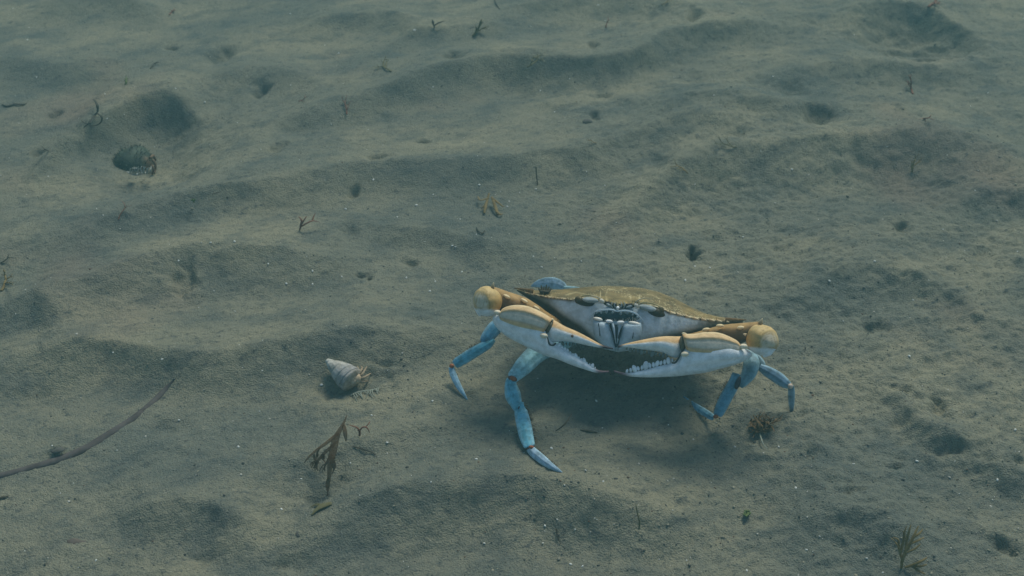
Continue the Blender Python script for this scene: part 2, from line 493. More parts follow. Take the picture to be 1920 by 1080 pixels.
# body: carapace on top, pale face below its front rim, underside
fx = [969, 997, 1027, 1070, 1090, 1126, 1158, 1195, 1240, 1254, 1301, 1348, 1393]
fy = [543, 551, 557, 562, 559, 562, 570, 568, 577, 585, 596, 601, 601.5]
sx = [969, 997, 1020, 1061, 1101, 1134, 1163, 1203, 1234, 1264, 1292, 1320, 1348, 1378, 1393]
sy = [541.5, 544, 545, 541.5, 538, 536, 536.7, 540, 547, 559, 574, 587, 594, 598, 600]
bx_ = [969, 1000, 1030, 1060, 1090, 1110, 1130, 1160, 1190, 1215, 1250, 1290, 1330, 1360, 1393]
by_ = [545, 566, 594, 614, 630, 642, 653, 660, 655, 647, 642, 636, 627, 617, 605]
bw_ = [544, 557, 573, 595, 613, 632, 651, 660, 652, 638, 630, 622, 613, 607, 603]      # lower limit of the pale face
NS = 240
def segdist(x, y, a, b):
    dx, dy = b[0] - a[0], b[1] - a[1]
    t = min(max(((x - a[0]) * dx + (y - a[1]) * dy) / (dx * dx + dy * dy), 0), 1)
    return math.hypot(x - a[0] - t * dx, y - a[1] - t * dy)
LINES = [[(1126, 563), (1126, 545)], [(1138, 562), (1136, 552), (1141, 540)], [(1181, 565), (1183, 556), (1177, 546), (1172, 539)], [(1196, 569), (1199, 552)],
         [(1203, 551), (1222, 553), (1236, 560)], [(1141, 541), (1158, 545), (1172, 540)], [(1060, 553), (1080, 548), (1100, 552)], [(1246, 572), (1262, 570), (1278, 578)]]
rt, ct, rb, cbt = [], [], [], []
for i in range(NS + 1):
    s = -1 + 2 * i / NS
    s = math.copysign(abs(s) ** .9, s) if abs(s) < .999 else math.copysign(.999, s)
    x = 1160 + s * (191 if s < 0 else 233)
    yf, ys, yb = np.interp(x, fx, fy), np.interp(x, sx, sy), np.interp(x, bx_, by_)
    ys = min(ys, yf - .6)
    df = 3.4 * abs(s) ** 1.7
    db = 3.5 + 5.2 * max(0, 1 - abs(s) ** 2.1) ** .8
    ring, rc = [], []
    for k in range(45):                       # carapace, front to back
        v = k / 44
        vp = .58
        y = yf + (ys - yf) * math.sin(math.pi / 2 * v / vp) if v < vp else ys + (26 * (1 - s * s) + 2) * ((v - vp) / (1 - vp)) ** 2
        groove = 1.5 * math.exp(-((v - .45) / .06) ** 2) * (1 - abs(s)) ** .5
        ring.append(W(x, y + groove * .4, df + (db - df) * v))
        c = lerp(OLIVE, (.30, .20, .075), abs(s) ** 2)
        c = lerp(CREAM, c, sst(0.0, .07, v)) if abs(s) > .25 else lerp((.36, .26, .10), c, sst(0, .2, v))
        for ln in LINES:
            dd = min(segdist(x, y, ln[q], ln[q + 1]) for q in range(len(ln) - 1))
            if dd < 2.2 and v < .62: c = lerp(c, (.60, .50, .27), .75 * math.exp(-(dd / .8) ** 2))
        rc.append(c)
    rt.append(ring); ct.append(rc)
    ring, rc = [], []
    for k in range(21):                       # face, rim down
        w = k / 20
        bulge = .35 + .55 * max(0, 1 - (s / .35) ** 2)
        d = df + .05 - bulge * math.sin(math.pi * min(w * .8, 1)) * (1 - abs(s)) ** .5 + .35 * w
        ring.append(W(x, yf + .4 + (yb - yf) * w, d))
        c = lerp(BROWN, BLUEW, sst(0.0, .12, w) * (1 - sst(.56, .76, abs(s))))  # far sides browned, putting the dark gap's shade into the colour
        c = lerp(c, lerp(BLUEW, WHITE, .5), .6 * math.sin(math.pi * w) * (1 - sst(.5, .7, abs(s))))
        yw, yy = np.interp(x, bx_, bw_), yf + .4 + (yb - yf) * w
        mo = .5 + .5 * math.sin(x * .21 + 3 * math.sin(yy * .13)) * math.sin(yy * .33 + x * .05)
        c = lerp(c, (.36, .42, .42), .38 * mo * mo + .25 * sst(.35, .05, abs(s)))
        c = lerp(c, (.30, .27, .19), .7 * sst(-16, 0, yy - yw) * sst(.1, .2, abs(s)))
        c = lerp(c, (.060, .052, .036), sst(-6, 3, yy - yw) * sst(.10, .22, abs(s)))  # near-black below the pale face: painted shade of the gap to the claws
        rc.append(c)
    for k in range(1, 9):                     # underside, back to the rear rim
        w = k / 8
        y0, y1 = yb + .4, ys + (26 * (1 - s * s) + 2)
        ring.append(W(x, y0 + (y1 - y0) * w + 14 * math.sin(math.pi * w) * (1 - s * s), df + .4 + (db - df - .4) * w))
        rc.append(lerp((.30, .30, .27), (.085, .075, .05), sst(.15, .35, abs(s))))  # outer underside darkened to paint the shaded gap
    rb.append(ring); cbt.append(rc)
def sheet(mb, rows, cols, mat):
    n = len(rows[0])
    V = [p for r in rows for p in r]; C = [c for r in cols for c in r]
    F = [(i * n + k, (i + 1) * n + k, (i + 1) * n + k + 1, i * n + k + 1) for i in range(len(rows) - 1) for k in range(n - 1)]
    mb.add(V, F, C, mat)
sheet(cb, rt, ct, 1)
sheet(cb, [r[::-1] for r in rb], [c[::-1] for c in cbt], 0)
# lateral spines
seg(cb, [(1000, 547, 5, 2.7), (985, 544, 3.2, 3.1), (972, 541.5, 1.8, 3.5), (964, 540, .5, 3.7)], lambda u, t, s: BROWN)
seg(cb, [(1360, 600, 5, 2.3), (1378, 600, 3.4, 2.9), (1392, 600, 1.8, 3.4), (1400, 600, .5, 3.6)], lambda u, t, s: BROWN)
# teeth along the front rim
def spike(x, y, d, ang, L, w, c0, c1=CREAM):
    dx, dy = math.cos(R(ang)), math.sin(R(ang))
    seg(cb, [(x, y, w, d), (x + dx * L * .6, y + dy * L * .6, w * .6, d - .1), (x + dx * L, y + dy * L, .35, d - .15)], lambda u, t, s: lerp(c0, c1, u / 2), .9, 10, 3)
for k, x in enumerate((1256, 1270, 1285, 1300, 1315, 1330, 1344, 1357)):
    s = (x - 1160) / 233
    spike(x, np.interp(x, fx, fy) + .5, 3.4 * s ** 1.7 - .15, 14, 11, 3.0, ORANGE, CREAM)
for k, x in enumerate((1064, 1052, 1040, 1028, 1015, 1003, 991)):
    s = (1160 - x) / 191
    spike(x, np.interp(x, fx, fy) + .5, 3.4 * s ** 1.7 - .1, 190, 7.5, 1.9, BROWN, lerp(ORANGE, CREAM, .4))
# orbits as dark bulges painting the shade of the sockets, eyes on their stalks
ell(cb, 1097, 567, .33, 19, 7, .24, 10, (.045, .042, .030))
ell(cb, 1083, 562.5, .36, 5.5, 7, .22, 0, (.075, .060, .028))
eyec = lambda a, b, c: lerp((.40, .46, .45), (.05, .06, .06), sst(-.1, -.75, b) if b < 0 else sst(.4, .9, b))
ell(cb, 1107, 562.5, -.05, 15, 5.6, .34, 6, lambda a, b, c: lerp((.27, .31, .31), (.80, .84, .84), math.exp(-((b + .1) / .35) ** 2) * (.4 + .6 * math.exp(-((a + .3) / .35) ** 2))))  # pale highlight painted on the left eye
ell(cb, 1128, 564, -.5, 6, 4, .25, 30, (.55, .50, .42))
ell(cb, 1229, 585, .25, 19, 8, .24, 20, (.055, .050, .032))
ell(cb, 1240, 583, .28, 5.5, 8, .22, 0, (.085, .068, .032))
ell(cb, 1214, 577.5, -.1, 17, 6.2, .34, 12, lambda a, b, c: lerp((.27, .31, .31), (.80, .84, .84), math.exp(-((b + .1) / .35) ** 2) * (.4 + .6 * math.exp(-((a - .35) / .35) ** 2))))  # right eye, highlight painted in likewise
ell(cb, 1194, 573, -.5, 6, 4, .25, 30, (.50, .47, .40))
seg(cb, [(1090, 556, 1.2, -.3), (1103, 553.5, 1.6, -.5), (1120, 556.5, 1.4, -.5), (1130, 562, 1, -.5)], lambda u, t, s: (.42, .34, .17))
seg(cb, [(1196, 569, 1.2, -.5), (1210, 567.5, 1.6, -.5), (1226, 570, 1.5, -.4), (1240, 577, 1, -.3)], lambda u, t, s: (.42, .34, .17))
# feeler pits as dark bulges painting the hollows' shade, and the frontal teeth between the eyes
ell(cb, 1145, 571, -.18, 14, 5, .16, 14, DARK)
ell(cb, 1176, 574, -.18, 15, 5, .16, -4, DARK)
ell(cb, 1142, 572, -.36, 6, 2.4, .18, 25, (.26, .31, .33)); ell(cb, 1180, 575, -.36, 7, 2.4, .18, -15, (.24, .29, .31))
ell(cb, 1158.5, 577, -.7, 3.2, 3, .25, 0, WHITE)
for x, y, L in ((1133, 562, 6), (1147, 565, 8), (1158, 567, 9), (1170, 567, 8), (1187, 566, 6)):
    spike(x, y, -.35, 90, L, 3.0, (.36, .26, .10), (.60, .50, .30))
for x, y, L in ((1124, 556, 11), (1198, 563, 11)):
    seg(cb, [(x, y + 8, 2.0, -.6), (x + 1.5, y, 1.1, -.5), (x + 2, y - L, .35, .3)], lambda u, t, s: (.55, .45, .25), .9, 8, 3)
# mouth frame, gape as dark solids painting a recess's shade, mouth plates
OFF = .30
ell(cb, 1157, 593, -.60, 44, 11.5, .32, 2, (.028, .055, .068))
ell(cb, 1157, 624, -.35, 44, 30, .62, 2, (.09, .12, .13))
seg(cb, [(1104, 601, 1.6, -.6), (1109, 590, 1.4, -.8), (1122, 582.5, 1.6, -1.0), (1145, 580.5, 1.6, -1.1), (1157, 583.5, 1.6, -1.1), (1172, 582.5, 1.6, -1.1), (1190, 587, 1.6, -1.0), (1202, 597, 1.4, -.8), (1206, 606, 1.6, -.6)], lambda u, t, s: lerp(BLUEW, (.36, .42, .44), .35))
for x, y in ((1118, 586), (1127, 586), (1137, 585), (1149, 586), (1164, 588), (1176, 587), (1186, 590), (1195, 595)):
    ell(cb, x, y, -.95, 2.4, 2.2 + 2 * rnd.random(), .15, 0, lerp(BLUEW, (.04, .075, .09), .72))
MX = lambda u, t, s: lerp((.50, .60, .66), (.36, .46, .52), sst(.25, 0, min(t, 1 - t)) * .8 + .05 * u)
loft(cb, [(1112, 600, 1141, 605, -.85, .2), (1111, 606, 1144, 610, -1.0, .34), (1112, 620, 1147, 622, -1.0, .38), (1116, 634, 1151, 638, -.95, .36), (1130, 650, 1154, 653, -.8, .26), (1143, 657, 1155, 658, -.7, .12)], MX)
loft(cb, [(1170, 607, 1201, 605, -.85, .2), (1168, 611, 1203, 610, -1.0, .34), (1165, 622, 1203, 622, -1.0, .38), (1161, 638, 1200, 636, -.95, .36), (1159, 652, 1184, 648, -.8, .26), (1158, 658, 1170, 657, -.7, .12)], MX)
loft(cb, [(1146, 606, 1151, 606, -1.1, .12), (1148, 616, 1153, 616, -1.15, .2), (1152, 634, 1155, 636, -1.1, .16), (1154, 644, 1156, 645, -1.0, .06)], MX)
loft(cb, [(1160, 607, 1165, 607, -1.1, .12), (1159, 617, 1164, 617, -1.15, .2), (1157, 635, 1160, 636, -1.1, .16), (1157, 644, 1158, 645, -1.0, .06)], MX)
ell(cb, 1142.5, 602.5, -1.2, 7, 3.4, .26, 8, WHITE); ell(cb, 1163.5, 604.5, -1.2, 7, 3.4, .26, -6, WHITE)
ell(cb, 1121, 598, -1.05, 9, 3.4, .25, 12, lerp(WHITE, CREAM, .4)); ell(cb, 1189, 606, -1.05, 11, 3.6, .25, 10, lerp(WHITE, CREAM, .4))
for pts in (((1122, 606), (1124, 618), (1125, 630)), ((1187, 612), (1187.5, 624), (1186, 635)), ((1143, 610), (1148, 622), (1151, 634)), ((1167, 612), (1162, 624), (1159, 635))):
    seg(cb, [(x, y, .9, -1.34) for x, y in pts], lambda u, t, s: DARK, .9, 6, 3)
for k in range(26):                           # bristles above the plates
    x = 1114 + k * 3.4 + rnd.uniform(-1, 1); y = 600 + 4 * math.exp(-((x - 1157) / 30) ** 2)
    seg(cb, [(x, y, .6, -1.1), (x + rnd.uniform(-2, 2), y - rnd.uniform(3, 8), .25, -1.1)], lambda u, t, s: (.45, .47, .42), .9, 5, 1)

for k in range(230):                          # fuzz along the front rim
    x = rnd.uniform(985, 1385); s = (x - 1160) / (191 if x < 1160 else 233)
    y = np.interp(x, fx, fy); d0 = 3.4 * abs(s) ** 1.7 - .35
    p = [W(x, y + rnd.uniform(-2, 2), d0), W(x + rnd.uniform(-3, 3), y + rnd.uniform(-7, 4), d0 - .15)]
    tube(cb, [p[0], (p[0] + p[1]) / 2, p[1]], [.00025, .0002, .00008], (.40, .31, .16), 4, 1)
for sg, bx0, by0 in ((-1, 1132, 568), (1, 1188, 572)):   # feelers
    tube(cb, [W(bx0, by0, -.5), W(bx0 + sg * 7, by0 - 8, -.9), W(bx0 + sg * 20, by0 - 13, -.9), W(bx0 + sg * 34, by0 - 12, -.6)], [.0006, .0005, .00035, .0001], (.45, .40, .28), 5, 4)
    for q in (4, 10):
        tube(cb, [W(1159 + sg * q, 578, -.55), W(1159 + sg * (q + 3), 572, -.9), W(1159 + sg * (q + 1), 566, -1.0)], [.0007, .0005, .0002], (.34, .38, .38), 5, 3)
OFF = 0.0
# claws
def claw_col(split, last, tip):
    def f(u, t, sd_):
        tt = t if sd_ >= -.2 else (0.05 if t < .5 else 1)
        white = lerp(WHITE, BLUEW, sst(.75, 1.0, tt) * .55)
        if tt < split:
            q = tt / split
            c = lerp(ORANGE, GREYC, sst(.22, .34, q) * sst(.88, .76, q))
            c = lerp(c, ORANGE2, math.exp(-((q - .30) / .05) ** 2) * .5 + math.exp(-((q - .84) / .05) ** 2) * .45)
            c = lerp(c, CREAM, sst(.9, .97, q)); c = lerp(c, CREAM, sst(.08, 0, q) * .7)
        else:
            c = lerp(CREAM, white, sst(split, split + .03, tt))
        c = lerp(c, white, sst(last - .15, last + .15, u))
        return lerp(c, PURP, sst(tip[0], tip[1], u) * .9)
    return f
def claw_prof(split, last):
    def f(u, t, s):
        if s < 0 or u > last: return 1
        q = (t - split)
        return 1 + .26 * sst(.10, -.03, q) * sst(0, .12, t) - .20 * math.exp(-((q - .07) / .035) ** 2) - .10 * math.exp(-((t - split * .32) / .03) ** 2) + .1 * math.exp(-((t - split * .85) / .04) ** 2)
    return f
palm_col = claw_col(-1, 99, (9.6, 10.2)); palm_col2 = claw_col(-1, 99, (10.6, 11.3))
palm_prof = lambda u, t, s: 1 - .16 * math.exp(-((t - .80) / .05) ** 2) * sst(0, .4, s) * sst(.5, 1.5, u) * sst(6, 5, u)
LP = [(926, 592, 923, 599, -1.3, .4), (938, 586, 930, 613, -1.6, .9), (959, 578, 950, 631, -1.9, 1.15), (985, 580, 980, 647, -2.1, 1.25), (1009, 588, 1005, 659.5, -2.3, 1.25),
      (1024, 604, 1019, 665.5, -2.4, 1.1), (1033, 636, 1029, 669, -2.5, .8), (1050, 650, 1046, 674, -2.6, .6), (1074, 664, 1070, 684, -2.75, .46), (1095, 677, 1091, 691, -2.8, .34), (1120, 693, 1120, 699.5, -2.8, .18), (1142, 695.5, 1142, 698, -2.8, .05)]
loft(cb, LP, palm_col, 36, 6, palm_prof)
RP = [(1405, 658, 1411, 667, -1.2, .4), (1390, 650, 1397, 676, -1.6, .9), (1373, 640, 1378, 684, -1.9, 1.2), (1348, 634, 1351, 691.5, -2.1, 1.3), (1322, 632, 1324, 698.5, -2.3, 1.3),
      (1296, 636, 1296, 702.5, -2.4, 1.2), (1280, 650, 1280, 704.5, -2.45, 1.05), (1273, 671, 1270, 705.5, -2.5, .8), (1254, 681, 1252, 706.5, -2.6, .6), (1230, 687.5, 1230, 707.5, -2.75, .46), (1205, 694, 1205, 707.5, -2.8, .34), (1176, 699, 1176, 705, -2.8, .18), (1151, 694.5, 1151, 697.5, -2.8, .05)]
loft(cb, RP, palm_col2, 36, 6, palm_prof)
def block_col(u, q, sd_):
    if sd_ < -.1: q = 0.1
    c = lerp(ORANGE, GREYC, sst(.24, .34, q) * sst(.80, .70, q))
    c = lerp(c, ORANGE2, .6 * math.exp(-((q - .30) / .035) ** 2) + .5 * math.exp(-((q - .74) / .04) ** 2))
    c = lerp(c, CREAM, sst(.84, .93, q)); c = lerp(c, CREAM, sst(.10, 0, q) * .6)
    return lerp(lerp(c, ORANGE2, .5 * sst(4.6, 5.0, u)), ORANGE, .5 * sst(.8, .2, u))
def block_prof(u, t, s):
    if s <= 0: return 1
    return s ** -.45 * (1 + .07 * math.exp(-((t - .22) / .06) ** 2) + .09 * math.exp(-((t - .86) / .05) ** 2) - .05 * math.exp(-((t - .5) / .2) ** 2) - .04 * math.exp(-((t - .33) / .03) ** 2)) if s > .05 else 1
loft(cb, [(936, 591, 936, 596, -2.0, .5), (942, 579, 939, 602, -2.0, .9), (960, 572.5, 954, 610, -2.15, 1.22), (985, 573, 977, 617, -2.35, 1.36), (1010, 582, 1000, 622, -2.5, 1.32), (1033, 595.5, 1015, 625, -2.6, 1.15), (1036, 598, 1018, 626, -2.6, .9)], block_col, 40, 8, block_prof)
loft(cb, [(1391, 651, 1391, 658, -1.9, .5), (1381, 638, 1382, 663, -2.0, .95), (1351, 624.5, 1354, 667, -2.15, 1.26), (1324, 622.5, 1325, 667.5, -2.35, 1.4), (1300, 626, 1296, 663, -2.5, 1.36), (1283, 625.5, 1290, 660, -2.6, 1.2), (1279, 625, 1287, 659, -2.6, .95)], block_col, 40, 8, block_prof)
ell(cb, 1035, 599, -3.0, 4, 2.4, .2, 25, CREAM); ell(cb, 1019, 624, -3.2, 4, 2.6, .2, 25, CREAM); ell(cb, 1283, 625.5, -3.0, 5, 2, .2, 8, CREAM); ell(cb, 1288, 658, -3.2, 4, 2.6, .2, -10, CREAM)
def dact_col(split, tip):
    def f(u, t, sd_):
        tt = t if sd_ >= -.2 else .1
        c = lerp(ORANGE, ORANGE2, math.exp(-((tt - split * .55) / .06) ** 2) * .6)
        c = lerp(c, lerp(WHITE, CREAM, .15), sst(split - .06, split + .06, tt))
        c = lerp(c, BLUEW, sst(.8, 1, tt) * .5)
        return lerp(c, (.045, .03, .04), sst(tip[0], tip[1], u))
    return f
loft(cb, [(1021, 607, 1021, 624, -2.2, .5), (1035, 599, 1032, 641, -2.4, .95), (1060, 612, 1056, 640, -2.6, .8), (1083, 622, 1079, 643, -2.75, .6), (1104, 633, 1102, 648, -2.85, .42), (1128, 646, 1127, 652.5, -2.9, .22), (1150, 652.5, 1150, 655, -2.9, .05)], dact_col(.34, (4.7, 5.2)), 28, 6)
loft(cb, [(1283, 631, 1280, 662, -2.2, .5), (1266, 630.5, 1266, 671, -2.4, .95), (1245, 630.5, 1243, 661, -2.6, .85), (1225, 633, 1222, 657.5, -2.7, .7), (1200, 638, 1198, 654.5, -2.85, .5), (1178, 643, 1176, 651.5, -2.9, .25), (1158, 648.5, 1158, 652, -2.9, .05)], dact_col(.34, (5.2, 5.8)), 28, 6)
# claw teeth
def teeth(a, b, n, r0, d, c, up):
    for k in range(n):
        t = (k + .5) / n
        r = r0 * (1.0 if k % 3 == 1 else .62) * (1.1 - .5 * abs(t - .5)) * rnd.uniform(.8, 1.15)
        ell(cb, a[0] + (b[0] - a[0]) * t, a[1] + (b[1] - a[1]) * t + up * r * .35, d, r * .78, r * 1.35, r * .04, rnd.uniform(-22, 22), c, 10, 8)
teeth((1040, 645), (1072, 665), 6, 5.0, -2.7, WHITE, -1); teeth((1072, 665), (1118, 693), 9, 4.6, -2.85, WHITE, -1)
teeth((1264, 676), (1172, 698), 13, 5.8, -2.85, WHITE, -1)
teeth((1046, 642), (1116, 650), 11, 4.2, -2.65, (.13, .15, .13), 1)  # upper teeth coloured dark to paint in their shade
teeth((1254, 666), (1172, 652), 12, 4.8, -2.6, (.20, .23, .22), 1)  # shade put into the colour of these upper teeth too
ell(cb, 1073, 630, -3.45, 2.6, 3.0, .08, 0, (.22, .14, .10))
# joints of the claws
for x, y, d, rx, ry in ((1020, 629.5, -3.6, 7.5, 4.8), (933, 586, -2.4, 7, 4.8), (1284, 664, -3.7, 7.5, 5), (1394, 649.5, -2.6, 7.5, 5)):
    ell(cb, x, y, d, rx, ry, .25, 10 if x < 1160 else -5, (.80, .68, .50))
ell(cb, 1029, 614, -2.9, 6, 14, .6, 30, (.13, .11, .07)); ell(cb, 1280, 645, -2.9, 6.5, 15, .6, -6, (.13, .11, .07))  # dark lumps painting the shaded gap between palm block and finger
for pts in (((1021, 612), (1024, 622), (1027, 636), (1031, 646), (1038, 647), (1042, 643)), ((1284, 650), (1276, 664), (1272, 672), (1266, 680), (1260, 680))):
    seg(cb, [(x, y, 1.8, -3.35) for x, y in pts], lambda u, t, s: (.05, .05, .05), .6, 8, 3)
# wrists
def carp(side):
    def f(a, b, c):
        q = lerp((.50, .31, .11), (.62, .44, .20), sst(-.3, .7, -b))
        o = (a * side - .45) ** 2 / .42 + (b + .05) ** 2 / .75       # pale worn disc on the outer face
        th = math.atan2(b + .05, a * side - .45)
        q = lerp(q, (.64, .55, .42), .85 * sst(.8, .3, o))
        q = lerp(q, (.42, .25, .09), .7 * math.exp(-((o - .38 - .10 * math.sin(3 * th + 1)) / .05) ** 2))
        q = lerp(q, (.30, .17, .06), .7 * math.exp(-((o - .82 + .06 * math.sin(5 * th)) / .05) ** 2))
        q = lerp(q, (.30, .17, .06), .6 * math.exp(-((o - 1.35 + .05 * math.sin(4 * th)) / .06) ** 2))
        q = lerp(q, (.25, .15, .06), .5 * math.exp(-((o - .15 - .1 * math.sin(2 * th)) / .022) ** 2))
        return lerp(q, WHITE, sst(.30, .48, b + .35 * a * side - .2))
    return f
def carw(side):
    def f(a, b, c):
        o = (a * side - .45) ** 2 / .42 + (b + .05) ** 2 / .75
        return (1 + .02 * math.cos(3 * math.atan2(b, a) + side) + .015 * math.cos(5 * math.atan2(b, a)) - .05 * sst(.9, .3, o) * sst(0, .4, c)
                + .035 * math.exp(-((o - .85) / .08) ** 2) + .03 * math.exp(-((o - 1.4) / .1) ** 2))
    return f
ell(cb, 914, 565, -1.3, 27, 28.5, 1.15, -18, carp(-1), 48, 36, warp=carw(-1))
ell(cb, 1429, 637, -1.3, 31, 28.5, 1.2, 24, carp(1), 48, 36, warp=carw(1))
seg(cb, [(901, 578, 12, -1.3), (900, 588, 6, -1.4), (899, 593, 1, -1.4)], lambda u, t, s: WHITE)
seg(cb, [(1438, 652, 17, -1.5), (1436, 663, 10, -1.5), (1432, 670, 1, -1.5)], lambda u, t, s: WHITE)
spike(923, 541, -1.5, -78, 12, 4, BROWN, CREAM); spike(1424, 608, -1.5, -62, 13, 4.5, BROWN, CREAM)
spike(1399, 628, -1.8, 200, 6, 3, ORANGE)
# upper arms
AR = lambda u, t, s: lerp((.48, .30, .12), (.20, .12, .05), sst(.55, .9, t) + .3 * math.sin(u * 5) ** 2)
ARL = lambda u, t, s: lerp((.20, .12, .05), (.48, .30, .12), sst(.1, .45, t) if s < 0 else sst(.1, .5, t))
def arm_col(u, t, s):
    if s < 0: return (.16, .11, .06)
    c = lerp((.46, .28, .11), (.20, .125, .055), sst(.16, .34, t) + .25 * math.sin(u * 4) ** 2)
    return lerp(c, (.10, .075, .045), sst(.34, .6, t))  # lower face darkened, deep shade put into the colour
loft(cb, [(914, 540, 915, 550, -.9, .4), (928, 538.5, 926, 572, -.7, .8), (952, 546.5, 946, 588, -.3, .9), (985, 558, 973, 604, .1, .9), (1010, 573, 996, 618, .6, .9), (1026, 585, 1016, 628, 1.1, .9), (1056, 603, 1046, 640, 2.0, .9)], arm_col, 30, 6)
loft(cb, [(1430, 602, 1430, 612, -.9, .4), (1410, 604, 1406, 636, -.7, .8), (1385, 606, 1380, 646, -.3, .9), (1356, 609, 1352, 642, .2, .9), (1328, 616, 1326, 640, .7, .9), (1300, 624, 1298, 646, 1.3, .9), (1262, 630, 1262, 650, 2.0, .9)], arm_col, 30, 6)
for x, y, d, a in ((950, 556, -1.1, 25), (983, 564, -.7, 30), (1006, 578, -.2, 35)):
    ell(cb, x, y, d, 7.5, 3.4, .25, a, (.80, .62, .36))
for x, y, d, a in ((1389, 614.5, -1.1, -4), (1350, 611, -.7, 0), (1324, 618, -.2, -8)):
    ell(cb, x, y, d, 7.5, 3.6, .25, a, (.80, .62, .36))

# walking legs: (x, y, half width, depth)
def legc(base, pale=.0):
    def f(u, t, s):
        c = lerp(base, (.42, .60, .66), .5 * sst(.30, 0, min(t, 1 - t)) + pale)
        c = lerp(c, (.20, .26, .24), .35 * sst(.62, .9, math.sin(u * 5.1 + t * 9) * math.sin(u * 3.3 - t * 7)))
        return c
    return f
seg(cb, [(1078, 632, 13, 2.0), (1045, 645, 17, 1.2), (1009, 661, 18.5, .2), (984, 684, 17.5, -.5), (968, 701, 13.5, -.85), (961, 708, 11, -1.0), (959, 710, 8, -1.05)], legc(BLUE2), .5, mat=2, keel=.25)
def foot_d(px, py, lift=.0):
    p = G(px, py, lift)
    depth = float(np.dot(p - CAM, FWD))
    return (depth - (0.835 - 0.00005 * (px - 1165.0))) * 100
d1, dj = foot_d(1054, 886), min(-2.2, foot_d(993, 838) - .75)
seg(cb, [(959, 710, 7.5, -1.1), (958, 714, 10, -1.1), (958, 724, 12, -1.2), (962, 742, 15, -1.4), (968, 760, 10.5, -1.6), (970, 769, 6, -1.6), (971, 772, 3.5, -1.6)], legc(BLUE), .6, mat=2, keel=.2)
seg(cb, [(978, 753, 3.5, -1.65), (977, 757, 6, -1.65), (976.5, 770, 12, -1.7), (983, 800, 14, -1.7 + (dj + 1.7) * .5), (988, 822, 13, -1.7 + (dj + 1.7) * .8), (992, 835, 11, dj + .03), (993, 839, 8, dj)], legc(BLUE), .5, mat=2, keel=.2)
seg(cb, [(992, 840, 7, dj), (1001, 849, 9, min(dj, foot_d(1001, 849) - .65)), (1021, 865, 8.5, foot_d(1021, 865) - .5), (1042, 879, 4.5, foot_d(1042, 879) - .3), (1056, 887, .7, d1 + .05)], legc((.36, .48, .60), .1), .55, mat=2, keel=.25)
ell(cb, 961.5, 710, -1.5, 6, 4, .2, 20, RED); ell(cb, 961, 710, -1.2, 9, 5.5, .25, 20, (.14, .07, .06)); ell(cb, 996, 838.5, dj - .2, 5.5, 3.6, .2, 10, RED); ell(cb, 994, 839, dj, 9, 4.5, .25, -10, (.14, .08, .07)); ell(cb, 973, 765, -1.55, 7, 10, .28, 25, (.06, .05, .06))
fringe(cb, [(977, 756, 5, -1.65), (976.5, 772, 12, -1.7), (983, 800, 14, -1.85), (992, 835, 11, dj)], 1, 90, 7)
fringe(cb, [(1001, 849, 9, dj), (1021, 865, 8.5, foot_d(1021, 865) - .5), (1042, 879, 4.5, foot_d(1042, 879) - .3)], 1, 40, 3.5)
fringe(cb, [(1045, 645, 17, 1.2), (1009, 661, 18.5, .2), (966, 703, 12, -.9)], -1, 40, 4, (.20, .24, .22))
fringe(cb, [(915, 645, 9, 1.4), (893, 658, 10.5, 1.5), (853, 683, 8, 2.0)], -1, 60, 5); fringe(cb, [(1376, 718, 11, .4), (1362, 744, 12, .7), (1345, 779, 6, 1.1)], -1, 60, 5)
fringe(cb, [(1330, 779, 7, .7), (1314, 769, 7, .3), (1296, 756, 4.5, .0)], 1, 30, 3)
0 and print('LEG', d1, dj, [round(foot_d(x, y), 2) for x, y in ((1001, 849), (1021, 865), (1042, 879), (876, 749), (847, 686), (1341, 781), (1281, 743), (1484, 772))])
# second left leg
d2 = foot_d(876, 749)
seg(cb, [(965, 600, 12, 2.4), (940, 606, 13, 2.0), (926, 617, 13.5, 1.7), (913, 634, 12, 1.5), (906, 644, 8, 1.5)], legc((.09, .27, .42)), .5, mat=2)
seg(cb, [(926, 636, 5, 1.5), (915, 645, 9, 1.4), (893, 658, 10.5, 1.5), (869, 673, 10.5, 1.8), (856, 681, 9.5, 1.95), (852, 684, 7, 2.0)], legc((.12, .38, .50)), .5, mat=2, keel=.2)
seg(cb, [(846, 688, 5, 2.0), (850, 703, 6.5, 2.0 + (d2 - 2) * .25), (860, 724, 5.5, 2.0 + (d2 - 2) * .6), (870, 740, 3.2, 2 + (d2 - 2) * .88), (877, 750, .7, d2)], legc((.25, .43, .56), .1), .6, mat=2)
ell(cb, 847, 686, 1.85, 4.6, 4, .2, 0, RED); ell(cb, 907, 644, 1.6, 6, 6, .3, 0, (.05, .06, .08))
# right front leg
d3 = foot_d(1281, 743)
seg(cb, [(1404, 664, 13, 1.0), (1409, 680, 15.5, .4), (1404, 700, 14, .2), (1393, 718, 8.5, .1), (1388, 726, 4, .1)], legc((.15, .27, .33), .03), .5, mat=2, keel=.2)
seg(cb, [(1381, 700, 8, .3), (1376, 718, 11, .4), (1362, 744, 12, .7), (1351, 766, 11, .95), (1346, 777, 9, 1.1), (1345, 780, 6, 1.1)], legc((.13, .31, .44)), .55, mat=2, keel=.25)
seg(cb, [(1339, 784, 5, 1.1), (1330, 779, 7, 1.1 + (d3 - 1.1) * .2), (1314, 769, 7, 1.1 + (d3 - 1.1) * .5), (1296, 756, 4.5, 1.1 + (d3 - 1.1) * .8), (1280, 742, .8, d3)], legc((.12, .29, .40)), .6, mat=2, keel=.2)
ell(cb, 1342, 781, .9, 5, 4, .25, 0, RED); ell(cb, 1384, 718, .1, 5, 13, .3, 20, (.05, .05, .06))
